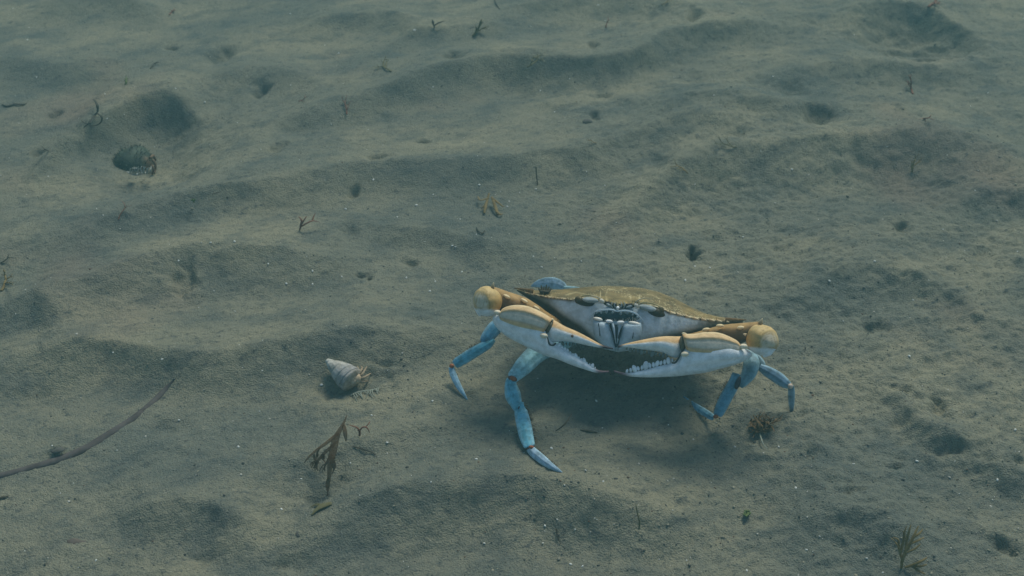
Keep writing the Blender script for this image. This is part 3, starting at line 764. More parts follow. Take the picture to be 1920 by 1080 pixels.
# right rear leg, its tip pushed into the sand
d4 = foot_d(1484, 772)
seg(cb, [(1395, 662, 9, 2.4), (1416, 672, 9.5, 2.1), (1428, 683, 7.5, 1.9), (1432, 688, 4, 1.8)], legc((.16, .24, .27), .0), .5, mat=2)
seg(cb, [(1424, 688, 6, 1.7), (1438, 696, 10, 1.8), (1458, 708, 11.5, 1.9), (1473, 719, 9.5, 1.98), (1480, 723, 6.5, 2.0)], legc((.17, .27, .36)), .55, mat=2, keel=.2)
seg(cb, [(1483, 723, 5.5, 2.0), (1484, 735, 6.5, 2.0 + (d4 - 2) * .3), (1484, 755, 5.5, 2 + (d4 - 2) * .7), (1485, 776, 2.5, d4 + .1)], legc((.20, .28, .33), .02), .6, mat=2)
ell(cb, 1482, 724, 1.75, 5, 5, .22, 0, (.62, .48, .38))
# swimming paddle behind the shell, and its arm
seg(cb, [(1062, 543, 3, 9.0), (1055, 536, 7.5, 9.2), (1040, 531.5, 11, 9.4), (1022, 530.5, 10, 9.6), (1006, 533, 6, 9.7), (996, 537, 1.2, 9.8)], legc((.40, .54, .66), .1), .22, mat=2, keel=.4)
seg(cb, [(1100, 552, 7, 7.2), (1082, 546, 8, 8.2), (1064, 543, 7, 8.9), (1056, 541, 5, 9.0)], legc((.20, .33, .36)), .6, mat=2)
# small striped mark on the rim of the paddle
base = G(1165, 775)
crab = cb.build('blue_crab', [M['shell'], M['cara'], M['blue']], base)
tag(crab, 'large blue crab with orange and white claws folded in front, standing on the sand', 'crab')

# ------------------------------------------------------------------ weeds, sticks, stones
def strand_thing(name, lines, mat, label, cat='seaweed', group=None, flatten=.5, c=(1, 1, 1)):
    """lines: lists of (px, py, lift cm, half width px); the first point is its root"""
    mb = MB(); loc = G(lines[0][0][0], lines[0][0][1], 0)
    if name == 'looped_twig': lines = [[(a, b, .35 + z, w) for a, b, z, w in ln] for ln in lines]
    if name in ('weed_strand', 'curved_twig', 'olive_weed', 'pale_weed'): lines = [[(a, b, .04 + z * .25, w) for a, b, z, w in ln] for ln in lines]
    for ln in lines:
        pts = [G(p[0], p[1], p[2]) for p in ln]
        k = [np.linalg.norm(p - CAM) / FPX for p in pts]
        tube(mb, pts, [p[3] * q for p, q in zip(ln, k)], c, 8, 5, flatten)
    o = mb.build(name, M[mat] if isinstance(mat, str) else mat, loc)
    return tag(o, label, cat, group)

def twig(name, root, ang, length, mat, label, cat='seaweed', group=None, seed=0, depth=2, w=1.6, spread=38, lift=.5):
    """a branching sprig laid out from its root pixel; ang in photo degrees (0 right, 90 up)"""
    r = random.Random(seed); lines = []
    def grow(x, y, z, a, L, w, dep):
        pts = [(x, y, z, w)]
        n = 3
        for i in range(n):
            a += r.uniform(-22, 22)
            x += math.cos(R(a)) * L / n; y -= math.sin(R(a)) * L / n; z = max(.05, z + r.uniform(-.05, .5) * lift)
            pts.append((x, y, z, w * (1 - .75 * (i + 1) / n) if dep == 0 else w * (1 - .25 * (i + 1) / n)))
            if dep > 0 and i < n - 1 and r.random() < .7:
                grow(x, y, z, a + r.choice((-1, 1)) * r.uniform(.6, 1.3) * spread, L * r.uniform(.45, .75), w * .7, dep - 1)
        lines.append(pts)
        if dep > 0:
            for sg in (-1, 1): grow(x, y, z, a + sg * r.uniform(.5, 1.1) * spread, L * r.uniform(.45, .75), w * .72, dep - 1)
    grow(root[0], root[1], .05, ang, length, w, depth)
    lines.sort(key=lambda l: -len(l))
    lines.insert(0, lines.pop(next(i for i, l in enumerate(lines) if l[0][:2] == (root[0], root[1]))))
    return strand_thing(name, lines, mat, label, cat, group)

# tuft growing on the crab's shell
tb = MB()
for dx, h_, lean in ((-9, 7, -5), (-5, 12, -3), (-1, 10, 0), (3, 13, 2), (7, 9, 4), (10, 6, 6)):
    tube(tb, [W(1021 + dx * .7, 548, 2.6), W(1021 + dx * .8 + lean * .4, 547 - h_ * .55, 2.7), W(1021 + dx + lean * .5, 546 - h_, 2.7)], [.0011, .0009, .0002], (1, 1, 1))
ell(tb, 1021, 547, 2.7, 10, 3.2, .35, 5, (1, 1, 1))
tag(tb.build('algae_tuft', M['dark'], W(1021, 548, 2.7)), 'tiny dark spiky algae tuft stuck on the left edge of the crab shell', 'algae')

# the broad brown frond in the foreground
rf = random.Random(12)
fr = [[(614, 930, .1, 1.2), (616, 905, .8, 3), (619, 872, 1.8, 5.5), (624, 847, 2.4, 7.5), (630, 822, 2.9, 7), (638, 805, 3.2, 4.5), (645, 792, 3.4, 2.2), (650, 779, 3.6, .8)],
      [(644, 796, 3.3, 3), (647, 812, 2.9, 4), (649, 827, 2.5, 1.5)],
      [(634, 813, 2.9, 5), (614, 829, 2.2, 6), (596, 842, 1.4, 5), (580, 856, .7, 3.5), (570, 868, .2, 1)],
      [(628, 832, 2.6, 6), (610, 848, 1.8, 6.5), (596, 864, 1.0, 4.5), (586, 880, .3, 1)],
      [(622, 852, 2.1, 5), (612, 868, 1.4, 5), (604, 884, .6, 1.2)], [(622, 858, 2.0, 5), (626, 876, 1.2, 4), (622, 890, .5, 1.2)]]
for k in range(14):
    x, y, z0 = rf.choice([(600, 840, 1.5), (588, 852, 1.0), (605, 852, 1.6), (595, 864, 1.0), (616, 866, 1.5), (616, 895, .9)])
    a = rf.uniform(190, 290); l_ = rf.uniform(10, 26); w_ = rf.uniform(1.5, 3.4)
    fr.append([(x, y, z0, w_), (x + math.cos(R(a)) * l_ * .5, y - math.sin(R(a)) * l_ * .5, z0 * .7, w_), (x + math.cos(R(a + 14)) * l_, y - math.sin(R(a + 14)) * l_, max(.1, z0 * .4), .5)])
strand_thing('brown_frond', fr, 'frond', 'broad branching brown seaweed frond rising to a point in front of the spiral shell', flatten=.22)
strand_thing('olive_weed', [[(622, 944, .1, 4), (606, 948, .5, 6), (594, 955, .5, 4), (584, 966, .1, 1.5)], [(606, 948, .4, 4), (592, 946, .4, 3), (580, 952, .1, 1)]], 'olive', 'small olive weed scrap lying below the broad brown frond', flatten=.25)
strand_thing('weed_sprig', [[(674, 818, .1, 1.8), (674, 808, .5, 2.2), (668, 801, .8, 1.7), (654, 797, .8, .7)], [(674, 808, .5, 2), (680, 801, .8, 2), (688, 802, .8, 1.8), (693, 811, .3, .8)], [(684, 801, .7, 1.3), (690, 796, .9, 1.3), (694, 790, 1.0, .6)]], 'red', 'small forked reddish brown sprig just right of the broad brown frond')
strand_thing('weed_strand', [[(662, 837, .1, 1), (680, 842, .3, 1.4), (698, 848, .2, 1.3), (703, 853, .1, .6)]], 'dark', 'short thin dark strand lying beneath the forked reddish sprig')
# weed bush by the right legs
rc_ = random.Random(31)
clump = [[(1428, 812, .1, 3), (1424, 800, .7, 4), (1420, 790, 1.0, 3), (1412, 778, 1.2, 1)]]
for k in range(46):
    x, y = 1428 + rc_.uniform(-18, 22), 800 + rc_.uniform(-12, 10)
    a = rc_.choice((rc_.uniform(-10, 60), rc_.uniform(60, 130), rc_.uniform(120, 190))); L_ = rc_.uniform(8, 26) * (1.5 if 75 < a < 125 and x < 1428 else 1)
    z0 = rc_.uniform(.05, .5); ln = [(x, y, z0, rc_.uniform(1.2, 3.4))]
    for q in range(4):
        a += rc_.uniform(-38, 38)
        x += math.cos(R(a)) * L_ / 3; y -= math.sin(R(a)) * L_ / 3.4; z0 = max(.05, z0 + rc_.uniform(-.25, .4))
        ln.append((x, y, z0, ln[0][3] * (1 - .24 * (q + 1)) + .2))
    clump.append(ln)
strand_thing('weed_clump', clump, 'clump', 'bushy brown seaweed clump on the sand between the right legs of the crab', flatten=.4)
strand_thing('pale_thread', [[(1424, 812, .2, 1.2), (1428, 824, .4, 1.4), (1432, 834, .3, 1.2), (1440, 842, .1, .6)]], 'pale', 'pale thin thread hanging out of the bushy brown clump')
# fan weed bottom right
strand_thing('branching_weed', [
    [(1690, 1066, .1, 2.4), (1692, 1050, .6, 2.8), (1698, 1035, 1.0, 3), (1706, 1020, 1.4, 2.8), (1714, 1004, 1.7, 2.4), (1722, 986, 1.9, 1)], [(1692, 1050, .6, 2.6), (1686, 1030, 1.1, 2.4), (1684, 1012, 1.4, 2), (1674, 1008, 1.5, .8)],
    [(1688, 1036, 1, 2.4), (1694, 1014, 1.5, 2.2), (1694, 996, 1.8, 1)], [(1698, 1036, 1, 2.6), (1700, 1014, 1.5, 2.4), (1704, 998, 1.8, 2), (1708, 984, 2, .8)], [(1706, 1020, 1.4, 2.4), (1720, 1014, 1.6, 2.2), (1732, 1008, 1.7, 1)],
    [(1712, 1008, 1.6, 2.2), (1724, 1000, 1.8, 2), (1730, 992, 1.9, .8)], [(1698, 1036, 1, 2.2), (1714, 1030, 1.3, 2), (1726, 1020, 1.5, .8)], [(1686, 1030, 1.1, 2), (1680, 1018, 1.3, 1.6), (1670, 1008, 1.3, .6)], [(1700, 1014, 1.5, 2), (1696, 1000, 1.8, 1.6), (1700, 986, 1.9, .7)]],
    'brown', 'branching fan of brown seaweed standing in the bottom right corner', flatten=.6)
strand_thing('branching_weed', [[(1696, 1064, .1, 2), (1710, 1060, .5, 3), (1724, 1054, .8, 2.8), (1738, 1046, 1, 1.2)], [(1712, 1060, .5, 2.6), (1726, 1062, .6, 2.4), (1738, 1058, .7, 1)], [(1710, 1061, .4, 2.6), (1722, 1070, .5, 2.6), (1734, 1076, .4, 1.2)]], 'brown', 'low brown weed branch lying just below the standing fan at bottom right', flatten=.6)
strand_thing('fan_weed', [[(917, 362, .9, 1.5), (914, 374, .7, 2.4), (910, 388, .5, 3), (908, 400, .2, 2)], [(917, 370, .8, 2), (908, 374, .7, 1.8), (900, 375, .6, 1.8), (896, 368, .5, 1)], [(914, 380, .6, 2), (906, 388, .4, 1.8), (902, 392, .2, .9)],
    [(922, 369, .8, 2.4), (926, 380, .7, 3), (930, 392, .5, 3.4), (933, 403, .2, 2.6)], [(924, 372, .8, 2.8), (934, 380, .6, 2.6), (944, 388, .3, 1.5)], [(931, 396, .4, 2.6), (938, 402, .3, 2.6), (942, 400, .2, 1)]], 'brown', 'small olive brown fan of weed with splayed blades in the middle of the sand', flatten=.35)
strand_thing('curved_twig', [[(893, 426, .2, .9), (897, 433, .4, 1.5), (905, 437, .4, 1.6), (909, 431, .2, .9)]], 'dark', 'tiny hooked dark twig below the olive brown fan')
strand_thing('red_weed', [[(562, 431, .1, 2.4), (564, 422, .6, 3), (566, 414, .9, 2.2), (560, 406, 1.2, .8)], [(564, 422, .6, 2.6), (570, 413, 1.1, 2), (575, 405, 1.4, .8)], [(566, 424, .5, 2.4), (578, 417, .9, 2), (588, 414, 1, 1.6), (600, 417, .6, .6)], [(586, 414, 1, 1.8), (588, 406, 1.3, 1.2), (592, 399, 1.5, .5)]], 'red', 'small reddish antler shaped weed sprig left of the olive brown fan')
strand_thing('looped_twig', [[(158, 238, .1, 1.8), (168, 230, .4, 2.2), (178, 216, .7, 2.2), (183, 208, .8, 2.4), (182, 196, .9, 2.4), (176, 186, .6, 1)], [(181, 212, .7, 1.8), (190, 218, .6, 2), (190, 228, .4, 1.9), (180, 235, .2, 1.6), (166, 236, .1, 1)], [(170, 232, .3, 1.4), (160, 231, .3, 1.2), (152, 225, .2, .6)], [(172, 214, .5, .8), (180, 214, .6, 1)]], 'dark', 'looped dark twig of weed above the sea snail')
strand_thing('weed_strand', [[(4, 196, .1, 1.2), (14, 199, .3, 2.2), (28, 195, .4, 1.8), (42, 196, .4, 2), (50, 193, .2, .8)]], 'dark', 'dark thin strand lying near the upper left edge of the frame')
strand_thing('weed_sprig', [[(815, 52, .1, 1.6), (812, 43, .6, 2.4), (811, 37, .8, 1)], [(814, 48, .4, 2.2), (822, 43, .8, 2.2), (834, 39, .7, .8)]], 'dark', 'dark forked sprig near the top edge, left of a brown tuft')
twig('weed_tuft', (886, 68), 62, 20, 'olive', 'brown fuzzy tuft near the top edge, right of a dark forked sprig', seed=3, w=3.0, spread=30)
strand_thing('weed_strand', [[(927, 0, .1, 1.2), (931, 8, .3, 1.5), (937, 17, .1, .8)]], 'dark', 'short dark stem cut by the top edge of the frame')
for i, (px, py, ang, L, mat, nm, lb, w, dep) in enumerate([
    (733, 134, 120, 18, 'olive', 'weed_tuft', 'blurred brown tuft with a dark curl above it, upper left of centre', 2.2, 2),
    (988, 126, 40, 20, 'olive', 'weed_sprig', 'yellowish olive sprig lying on top of the long far ripple crest', 2.0, 2),
    (1290, 325, 115, 24, 'brown', 'weed_sprig', 'thin brown sprig upright on the sand right of centre', 1.8, 1),
    (1712, 334, 85, 24, 'brown', 'weed_sprig', 'brown sprig standing on the right hand ripple crest', 2.0, 2),
    (1382, 276, 165, 26, 'olive', 'weed_sprig', 'low olive sprig spread flat above the right hand ripple', 1.4, 2),
    (1136, 52, 90, 14, 'red', 'weed_sprig', 'tiny reddish sprig in the dark hollow at top centre', 1.3, 1),
    (650, 214, 80, 22, 'red', 'weed_sprig', 'faint reddish sprig at the left end of the long far ripple', 1.5, 1),
    (222, 412, 65, 26, 'red', 'weed_sprig', 'thin reddish twig below the sea snail hollow', 1.3, 1),
    (318, 28, 80, 12, 'red', 'weed_sprig', 'faint reddish twig near the top left corner', 1.5, 1),
    (1712, 176, 110, 18, 'red', 'weed_sprig', 'reddish weed patch on the far right ripple', 2.0, 2),
    (1726, 224, 20, 16, 'red', 'weed_sprig', 'dull red scrap in the trough below the reddish patch at far right', 2.2, 1),
    (1738, 16, 70, 16, 'red', 'weed_sprig', 'dark red weed scrap at the top edge, right of the frame centre', 2.4, 2),
    (282, 128, 75, 14, 'dark', 'weed_sprig', 'tiny dark upright twig left of the round far hollow', 1.4, 1),
    (1240, 10, 30, 14, 'brown', 'weed_sprig', 'tiny brown twig at the top edge over the centre right ripple', 1.2, 1),
    (2, 545, 55, 22, 'brown', 'weed_tuft', 'brown weed tuft cut by the left edge of the frame', 2.6, 2),
    (2, 492, 20, 16, 'dark', 'weed_sprig', 'small dark weed scrap cut by the left edge, above a brown tuft', 2.0, 1),
    (100, 284, 170, 16, 'dark', 'weed_sprig', 'tiny dark twig lying left of the sea snail hollow', 1.3, 1),
    (560, 190, 10, 14, 'red', 'weed_sprig', 'tiny reddish crumb of weed beside a dark pit in the upper left', 1.3, 1),
    (1118, 268, 160, 14, 'brown', 'weed_sprig', 'tiny brown crumb of weed on pale sand above the olive brown fan', 1.2, 1),
    (235, 158, 80, 10, 'green', 'weed_sprig', 'faint green weed fleck above the looped twig', 1.8, 1)]):
    twig(nm, (px, py), ang, L, mat, lb, seed=20 + i, w=w, depth=dep)
strand_thing('grass_blade', [[(1005, 312, 1.0, 1.0), (1006, 328, .6, 1.2), (1008, 347, .1, 1.0)]], 'dark', 'straight dark stem standing in the sand right of the olive brown fan', 'weed')
strand_thing('grass_blade', [[(1198, 993, .1, 1.4), (1199, 978, .6, 1.7), (1195, 962, 1.1, 1.4), (1192, 944, 1.5, .6)]], 'olive', 'slender curved weed stem standing near the bottom edge below the crab', 'weed')
strand_thing('grass_blade', [[(1042, 808, .1, 1.4), (1058, 796, .6, 1.8), (1072, 776, 1.1, .7)]], 'dark', 'dim grass blade in the shadow under the crab', 'weed')
strand_thing('weed_strand', [[(1088, 806, .1, 1.4), (1102, 808, .3, 2.6), (1120, 811, .1, 1)]], 'dark', 'dark weed scrap lying in the shadow in front of the crab')
strand_thing('weed_strand', [[(398, 364, .1, .9), (404, 362, .3, 1.5), (414, 360, .1, .8)]], 'dark', 'tiny dark sliver right of a green weed fleck')
strand_thing('weed_strand', [[(-6, 935, .1, 2), (6, 932, .4, 2.6), (16, 930, .1, 1)]], 'dark', 'dark scrap cut by the left edge below the half buried stick')
strand_thing('weed_strand', [[(1043, 990, .4, 1.0), (1045, 1005, .4, 1.2), (1051, 1020, .1, .7)]], 'dark', 'thin dark stem on the dark ripple face near the bottom edge')
for (px, py, r_, lb) in ((361, 376, 7, 'small bright green weed fleck in the left middle of the sand'), (1400, 962, 11, 'round green tuft of weed near the bottom, right of centre')):
    mb = MB(); rr = random.Random(px)
    for k in range(26 if px > 1000 else 9):
        a = rr.uniform(0, 6.28); q = rr.uniform(.2, 1) * r_
        x, y = px + math.cos(a) * q * .35, py + math.sin(a) * q * .25
        tube(mb, [G(x, y, 0), G(x + math.cos(a) * q * .5, y + math.sin(a) * q * .3, .35), G(px + math.cos(a) * q, py + math.sin(a) * q * .7, .3)], [.0006, .0007, .0001], (1, 1, 1), 5, 2)
    tag(mb.build('green_tuft', M['green'], G(px, py)), lb, 'seaweed')

# half buried stick on the left
mb = MB()
sp = [(-30, 897), (10, 891), (60, 878), (110, 864), (160, 843), (205, 815), (250, 786), (285, 757), (312, 730), (333, 706)]
wd = [5, 5, 5.5, 6.5, 6.5, 6, 5.5, 5, 4.5, 1.5]
tube(mb, [G(x, y, -.12) for x, y in sp], [w * .0406 * .01 * 1.55 for w in wd], (1, 1, 1), 9, 6, .8)
tag(mb.build('stick', M['wood'], G(160, 843)), 'long curved dark stick half buried in the sand at lower left', 'stick')
def stone(px, py, rx, ry, label, mat='stone', name='pebble'):
    mb = MB(); c = G(px, py); s = np.linalg.norm(c - CAM) / FPX; rr = random.Random(px * 7 + py)
    ph = [rr.uniform(0, 6) for _ in range(4)]
    rings, cols = [], []
    for i in range(9):
        t = -math.pi / 2 + math.pi * min(max(i, .06), 7.94) / 8
        ring = []
        for k in range(14):
            a = 2 * math.pi * k / 14
            w = 1 + .16 * math.sin(2 * a + ph[0]) + .1 * math.sin(3 * a + ph[1] + 2 * t)
            ring.append(c + np.array([math.cos(t) * math.cos(a) * rx * s * w, math.cos(t) * math.sin(a) * ry * s * 1.4 * w, math.sin(t) * min(rx, ry) * s * .5 - .0012]))
        rings.append(ring); cols.append([(1, 1, 1)] * 14)
    grid_ring(mb, rings, cols)
    return tag(mb.build(name, M[mat], c), label, 'pebble')
stone(108, 842, 11, 5, 'rounded dark pebble just above the half buried stick')
stone(144, 1015, 17, 7, 'flat reddish brown pebble near the bottom left corner', 'pebble')
stone(560, 999, 7, 5, 'small dark pebble below the olive weed scrap')
stone(1101, 226, 8, 7, 'small brown pebble at the end of a dark bluish hollow near top centre')
stone(522, 1020, 5, 4, 'tiny dark pebble left of the dark ripple face at the bottom')
stone(1252, 962, 0 + 6, 5, 'tiny reddish pebble on the crest at the bottom, below the crab', 'pebble')
stone(1594, 92, 4, 4, 'tiny black pebble left of the big far hollow')

# ------------------------------------------------------------------ spiral shell with its hermit crab
root = bpy.data.objects.new('hermit_crab', None); col.objects.link(root)
root.location = G(650, 722)
tag(root, 'small cream spiral shell on its side with short legs poking out, left of the crab', 'hermit crab')
A, B = G(613, 676, .6), G(667, 719, .6)
axis_v = B - A; L = np.linalg.norm(axis_v); axis_n = axis_v / L
side = np.cross(axis_n, [0, 0, 1]); side /= np.linalg.norm(side); upn = np.cross(side, axis_n)
mb = MB(); rings, cols = [], []
NR, NK = 90, 30
for i in range(NR + 1):
    t = i / NR
    r = .0088 * (0.18 + 1.0 * math.sin(math.pi * min(1, (t * .93) ** 1.02 * .62 + .02)) ** 1.15)
    r *= 1 - .62 * sst(.86, 1.0, t)
    ring, cl = [], []
    for k in range(NK):
        a = 2 * math.pi * k / NK
        turn = (math.log(1 + 4 * (1 - t) + .2) * 3.4 + a / (2 * math.pi)) % 1
        suture = math.exp(-((turn - .5) / .09) ** 2)
        rib = .5 + .5 * math.sin(11 * a + t * 6)
        rr_ = r * (1 - .08 * suture + .04 * rib * (1 - suture))
        ring.append(A + axis_n * (t * L) + side * (rr_ * math.cos(a)) + upn * (rr_ * math.sin(a)))
        c = lerp((.50, .47, .40), (.30, .29, .29), sst(.25, .75, t) * .6 + .3 * rib * (1 - suture))
        c = lerp(c, (.62, .60, .53), sst(.25, 0, t) * .8); c = lerp(c, (.46, .36, .24), sst(.82, .95, t) * .8); c = lerp(c, (.30, .29, .26), suture * .18)
        cl.append(c)
    rings.append(ring); cols.append(cl)
grid_ring(mb, rings, cols)
mb.build('shell', M['snail'], np.array(root.location), root)
mb = MB()
for ln in ([(668, 706, .9), (675, 698, 1.1), (679, 690, .9), (676, 686, .3)], [(670, 708, .8), (679, 702, 1.1), (685, 692, .9), (688, 687, .2)], [(671, 712, .7), (682, 708, .9), (692, 702, .5), (696, 700, .1)], [(671, 716, .6), (682, 716, .7), (690, 714, .1)], [(668, 702, .9), (672, 694, 1.3), (670, 688, 1.2)]):
    tube(mb, [G(*p) for p in ln], [.0011, .0010, .0007, .0003][:len(ln)], (.33, .25, .165), 7, 4)
c0 = G(669, 710, .8)
ringz = []
for i in range(7):
    t = -math.pi / 2 + math.pi * min(max(i, .05), 5.95) / 6
    ringz.append([c0 + np.array([.0042 * math.cos(t) * math.cos(2 * math.pi * k / 10), .0042 * math.cos(t) * math.sin(2 * math.pi * k / 10), .0042 * math.sin(t)]) for k in range(10)])
grid_ring(mb, ringz, [[(.52, .40, .27)] * 10] * 7)
mb.build('body', M['shell'], np.array(root.location), root)
rw = random.Random(5); lines = [[(657, 742, .1, 1.2), (668, 736, .6, 1.8), (682, 733, .7, 1.8), (698, 731, .5, 1.4), (714, 726, .3, .8)]]
for k in range(13):
    x = 662 + k * 4; y = 738 - k * .9
    lines.append([(x, y, .5, 1.1), (x + rw.uniform(-1, 6), y + rw.uniform(2, 7), .6, 1.0), (x + rw.uniform(0, 9), y + rw.uniform(6, 15), .1, .5)])
strand_thing('pale_weed', lines, 'pale', 'pale feathery weed fringe lying under the open end of the spiral shell')

# ------------------------------------------------------------------ dark sea snail in its hollow
root = bpy.data.objects.new('sea_snail', None); col.objects.link(root)
root.location = G(255, 322)
tag(root, 'dark green rounded sea snail with a tan edge sitting in a hollow at upper left', 'sea snail')
c0 = G(250, 309, -.25); s = np.linalg.norm(c0 - CAM) / FPX
mb = MB(); rings, cols = [], []
for i in range(31):
    t = -math.pi / 2 + math.pi * min(max(i, .1), 29.9) / 30
    ring, cl = [], []
    for k in range(30):
        a = 2 * math.pi * k / 30
        w = 1 + .07 * math.sin(a * 1 + 4 * t) + .03 * math.sin(7 * t)
        lx = math.sin(t)
        p = np.array([lx * 36 * s, math.cos(t) * math.cos(a) * 36 * s * w, math.cos(t) * math.sin(a) * 30 * s * w])
        rx = p[0] * math.cos(-.25) - p[1] * math.sin(-.25); ry = p[0] * math.sin(-.25) + p[1] * math.cos(-.25)
        ring.append(c0 + np.array([rx, ry, p[2]]))
        c = lerp((.075, .10, .075), (.05, .068, .055), .5 + .5 * math.sin(9 * t + a))
        c = lerp(c, (.15, .115, .075), sst(.70, .95, lx + .12 * math.sin(5 * a)))
        cl.append(c)
    rings.append(ring); cols.append(cl)
grid_ring(mb, rings, cols)
rq = random.Random(17)
for _ in range(420):                          # mossy fuzz on the snail
    rg = rq.choice(rings[4:27]); p = rg[rq.randrange(30)]; o_ = p - c0; o_ = o_ / np.linalg.norm(o_)
    if o_[2] < -.1: continue
    q = p + o_ * rq.uniform(.001, .0034) + np.array([rq.uniform(-1, 1), rq.uniform(-1, 1), 0]) * .0016
    tube(mb, [p - o_ * .0004, (p + q) / 2, q], [.0004, .00035, .0001], rq.choice(((.07, .09, .06), (.11, .125, .09), (.05, .07, .05), (.14, .13, .10))), 4, 1)
mb.build('shell', M['snail'], np.array(root.location), root)
mb = MB(); r3 = random.Random(9)
tube(mb, [G(238, 322, .9), G(250, 327, .9), G(264, 326, .9), (G(278, 322, .8))], [.0006, .0012, .0012, .0005], (.42, .44, .40))
for k in range(12):
    x = 244 + k * 3.4; tube(mb, [G(x, 326, 1.0), G(x + r3.uniform(-2, 2), 320 - r3.uniform(0, 7), 1.6), G(x + 2, 316 - r3.uniform(0, 5), 1.9)], [.0008, .0007, .0003], (.34, .36, .33), 5, 2)
for pts in ([(286, 300, 1.2), (291, 308, .8), (291, 318, .3), (290, 325, .1)], [(282, 296, 1.6), (287, 292, 1.4), (292, 300, .8)], [(284, 310, 1.0), (288, 318, .6), (285, 326, .1)]):
    tube(mb, [G(*p) for p in pts], [.0016, .0015, .0012, .0005][:len(pts)], (.17, .115, .07))
mb.build('foot', M['shell'], np.array(root.location), root)

# ------------------------------------------------------------------ shell chips scattered over the sand
protos = []
for q in range(5):
    mb = MB(); rr = random.Random(q + 40)
    rings = []
    ph = rr.uniform(0, 6); ex = rr.uniform(.6, 1.0)
    for i in range(6):
        t = -math.pi / 2 + math.pi * min(max(i, .08), 4.92) / 5
        rings.append([(math.cos(t) * math.cos(2 * math.pi * k / 8) * (1 + .25 * math.sin(2 * math.pi * k / 8 * 2 + ph)), math.cos(t) * math.sin(2 * math.pi * k / 8) * ex * (1 + rr.uniform(-.15, .15)), math.sin(t) * .55) for k in range(8)])
    grid_ring(mb, rings, [[(1, 1, 1)] * 8] * 6)
    protos.append(mb)
proto_me = []
spots = [(603, 722, 4.0), (781, 385, 3.6), (951, 388, 3.6), (899, 347, 3), (1118, 752, 3.4), (777, 57, 3), (1719, 865, 3.6), (1655, 1074, 3), (1034, 841, 3.8), (893, 861, 3.4), (1640, 490, 3.4), (1555, 527, 3.2), (1712, 563, 3), (806, 546, 3), (848, 461, 3),
         (700, 337, 2.6), (648, 392, 3), (1005, 355, 3), (1096, 112, 2.4), (335, 489, 2.8), (440, 453, 3), (395, 455, 2.6), (503, 495, 3), (586, 509, 2.6), (537, 532, 3), (586, 533, 2.4), (304, 674, 3), (48, 544, 2.8), (312, 226, 2.6), (298, 216, 2.2), (384, 192, 2.6),
         (1485, 318, 3), (1596, 354, 2.6), (1705, 668, 3.6), (1870, 900, 3.4), (1903, 806, 3), (1600, 870, 3), (180, 1051, 3.2), (528, 955, 3.2), (565, 898, 0 + 2.4), (447, 838, 3), (336, 788, 2.6), (98, 836, 2.6), (1022, 986, 3), (908, 1019, 2.8), (1070, 1058, 3.4), (1092, 1062, 3),
         (1078, 993, 2.6), (1131, 903, 3), (1098, 882, 2.6), (726, 830, 3), (808, 904, 2.4), (728, 785, 2), (811, 752, 3), (697, 779, 2.6), (1492, 915, 3.2), (1512, 1031, 3), (1625, 1047, 3), (1400, 1070, 3), (1378, 838, 2.6), (1300, 824, 2.4), (1243, 747, 2), (1460, 838, 3), (1303, 500, 2.6), (1285, 526, 3.4), (1331, 502, 2.4),
         (641, 0 + 519, 2.4), (586, 507, 2.2), (762, 521, 2.6), (816, 528, 2.8), (866, 510, 2.6), (1016, 501, 2.6), (1090, 490, 2.6), (1000, 481, 2.4), (854, 463, 2.2), (955, 378, 2), (745, 407, 2.2), (1068, 148, 2.2), (840, 132, 2.6), (635, 100, 2.2), (1013, 170, 2), (740, 308, 2.2), (898, 346, 2.2), (1040, 210, 2)]
r5 = random.Random(77)
while len(spots) < 250:
    px, py = r5.uniform(0, 1920), r5.uniform(200, 1080) if r5.random() < .85 else r5.uniform(0, 300)
    if 880 < px < 1490 and 520 < py < 790: continue
    spots.append((px, py, r5.choice((1.1, 1.2, 1.4, 1.6, 2.0))))
for i, (px, py, r_) in enumerate(spots):
    q = i % 5
    c = G(px, py); k = np.linalg.norm(c - CAM) / FPX * r_ * .8
    if i < 5:
        o = protos[q].build('shell_fragment', M['white'])
        proto_me.append(o)
    else:
        o = proto_me[q].copy(); col.objects.link(o)
    o.location = c + np.array([0, 0, k * .25]); o.scale = (k, k, k)
    o.rotation_euler = (r5.uniform(-.4, .4), r5.uniform(-.4, .4), r5.uniform(0, 6.28))
    tag(o, 'tiny white shell fragment lying on the sand', 'shell fragment', 'white shell fragments scattered over the sand')
    if i == 0: tag(o, 'white shell fragment just left of the spiral shell', 'shell fragment')

# ------------------------------------------------------------------ uncountable crumbs of sand and detritus
g = np.random.RandomState(3)
NG = 15000
gpx, gpy = g.uniform(-250, 2170, NG), 1180 - 1330 * g.rand(NG) ** .9
keep = g.rand(NG) < .25 + .75 * smooth(300, 1500, gpx) * (.4 + .6 * smooth(100, 600, gpy))
gpx, gpy = gpx[keep], gpy[keep]; NG = len(gpx)
rr_ = np.array([0, CS, -SN])[None] + ((gpx - 960) / FPX)[:, None] * RIGHT - ((gpy - 540) / FPX)[:, None] * UP
P0 = CAM + rr_ * (-H / rr_[:, 2])[:, None]
P0[:, 2] = height(P0[:, 0], P0[:, 1])
size = np.exp(g.normal(-7.7, .40, NG)).clip(.0002, .0012)
phi = (1 + 5 ** .5) / 2
ico = np.array([(-1, phi, 0), (1, phi, 0), (-1, -phi, 0), (1, -phi, 0), (0, -1, phi), (0, 1, phi), (0, -1, -phi), (0, 1, -phi), (phi, 0, -1), (phi, 0, 1), (-phi, 0, -1), (-phi, 0, 1)]) / 1.9
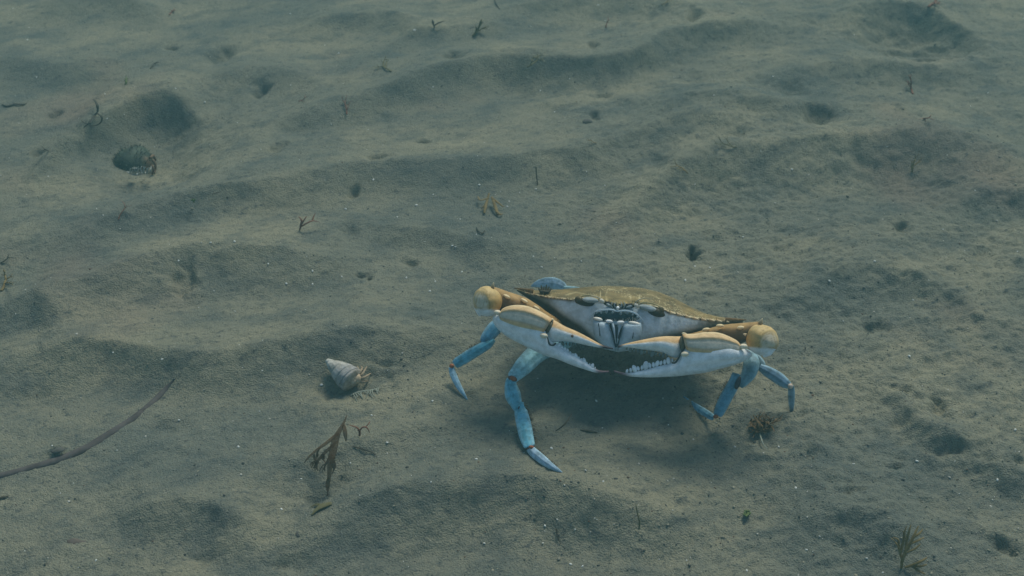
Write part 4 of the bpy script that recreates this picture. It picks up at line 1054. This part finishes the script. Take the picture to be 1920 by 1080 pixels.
icf = np.array([(0, 11, 5), (0, 5, 1), (0, 1, 7), (0, 7, 10), (0, 10, 11), (1, 5, 9), (5, 11, 4), (11, 10, 2), (10, 7, 6), (7, 1, 8), (3, 9, 4), (3, 4, 2), (3, 2, 6), (3, 6, 8), (3, 8, 9), (4, 9, 5), (2, 4, 11), (6, 2, 10), (8, 6, 7), (9, 8, 1)])
sc_ = size[:, None] * np.column_stack([g.uniform(.7, 1.7, NG), g.uniform(.7, 1.3, NG), g.uniform(.4, .8, NG)])
vv = ico[None] * sc_[:, None, :] * g.uniform(.75, 1.2, (NG, 12, 1))
an = g.uniform(0, 6.28, NG); ca, sa = np.cos(an)[:, None], np.sin(an)[:, None]
vx_, vy_ = vv[..., 0] * ca - vv[..., 1] * sa, vv[..., 0] * sa + vv[..., 1] * ca
vv = np.stack([vx_, vy_, vv[..., 2]], -1) + P0[:, None, :] + np.array([0, 0, 1])[None, None] * (size * .15)[:, None, None]
pal = np.array([(.06, .066, .06), (.09, .095, .085), (.12, .12, .105), (.20, .19, .145), (.28, .26, .19), (.12, .08, .055), (.45, .43, .37)])
ci = pal[g.choice(7, NG, p=[.20, .22, .18, .17, .12, .06, .05])]
me = bpy.data.meshes.new('sand_crumbs')
fc = (icf[None] + (np.arange(NG) * 12)[:, None, None]).reshape(-1, 3).astype(np.int32)
me.vertices.add(NG * 12); me.vertices.foreach_set('co', vv.astype(np.float32).ravel())
me.loops.add(fc.size); me.polygons.add(len(fc))
me.loops.foreach_set('vertex_index', fc.ravel()); me.polygons.foreach_set('loop_start', np.arange(0, fc.size, 3, dtype=np.int32))
me.polygons.foreach_set('use_smooth', np.ones(len(fc), dtype=bool))
me.update(calc_edges=True)
at = me.color_attributes.new('Col', 'FLOAT_COLOR', 'POINT')
cc = np.ones((NG * 12, 4), dtype=np.float32); cc[:, :3] = np.repeat(ci, 12, axis=0)
at.data.foreach_set('color', cc.ravel())
gm, gn, gl, gb = new_mat('crumb')
gl.new(N(gn, 'ShaderNodeVertexColor', layer_name='Col').outputs[0], gb.inputs['Base Color']); gb.inputs['Roughness'].default_value = .95; gb.inputs['Specular IOR Level'].default_value = .05
me.materials.append(gm)
crumbs = bpy.data.objects.new('sand_crumbs', me); col.objects.link(crumbs)
crumbs['kind'] = 'stuff'

# ------------------------------------------------------------------ the water, as even haze
bm_v = [(x, y, z) for z in (-1.3, .85) for y in (-11, 17) for x in (-15, 15)]
hm = bpy.data.meshes.new('haze')
hm.from_pydata(bm_v, [], [(0, 2, 3, 1), (4, 5, 7, 6), (0, 1, 5, 4), (2, 6, 7, 3), (0, 4, 6, 2), (1, 3, 7, 5)])
mat = bpy.data.materials.new('water_haze'); mat.use_nodes = True
n = mat.node_tree.nodes
n.remove(n['Principled BSDF'])
pv = n.new('ShaderNodeVolumePrincipled')
pv.inputs['Color'].default_value = (.33, .72, .76, 1)
pv.inputs['Density'].default_value = .105
pv.inputs['Anisotropy'].default_value = .2
mat.node_tree.links.new(pv.outputs[0], n['Material Output'].inputs['Volume'])
hm.materials.append(mat)
hz_o = bpy.data.objects.new('haze', hm); col.objects.link(hz_o); hz_o['kind'] = 'stuff'
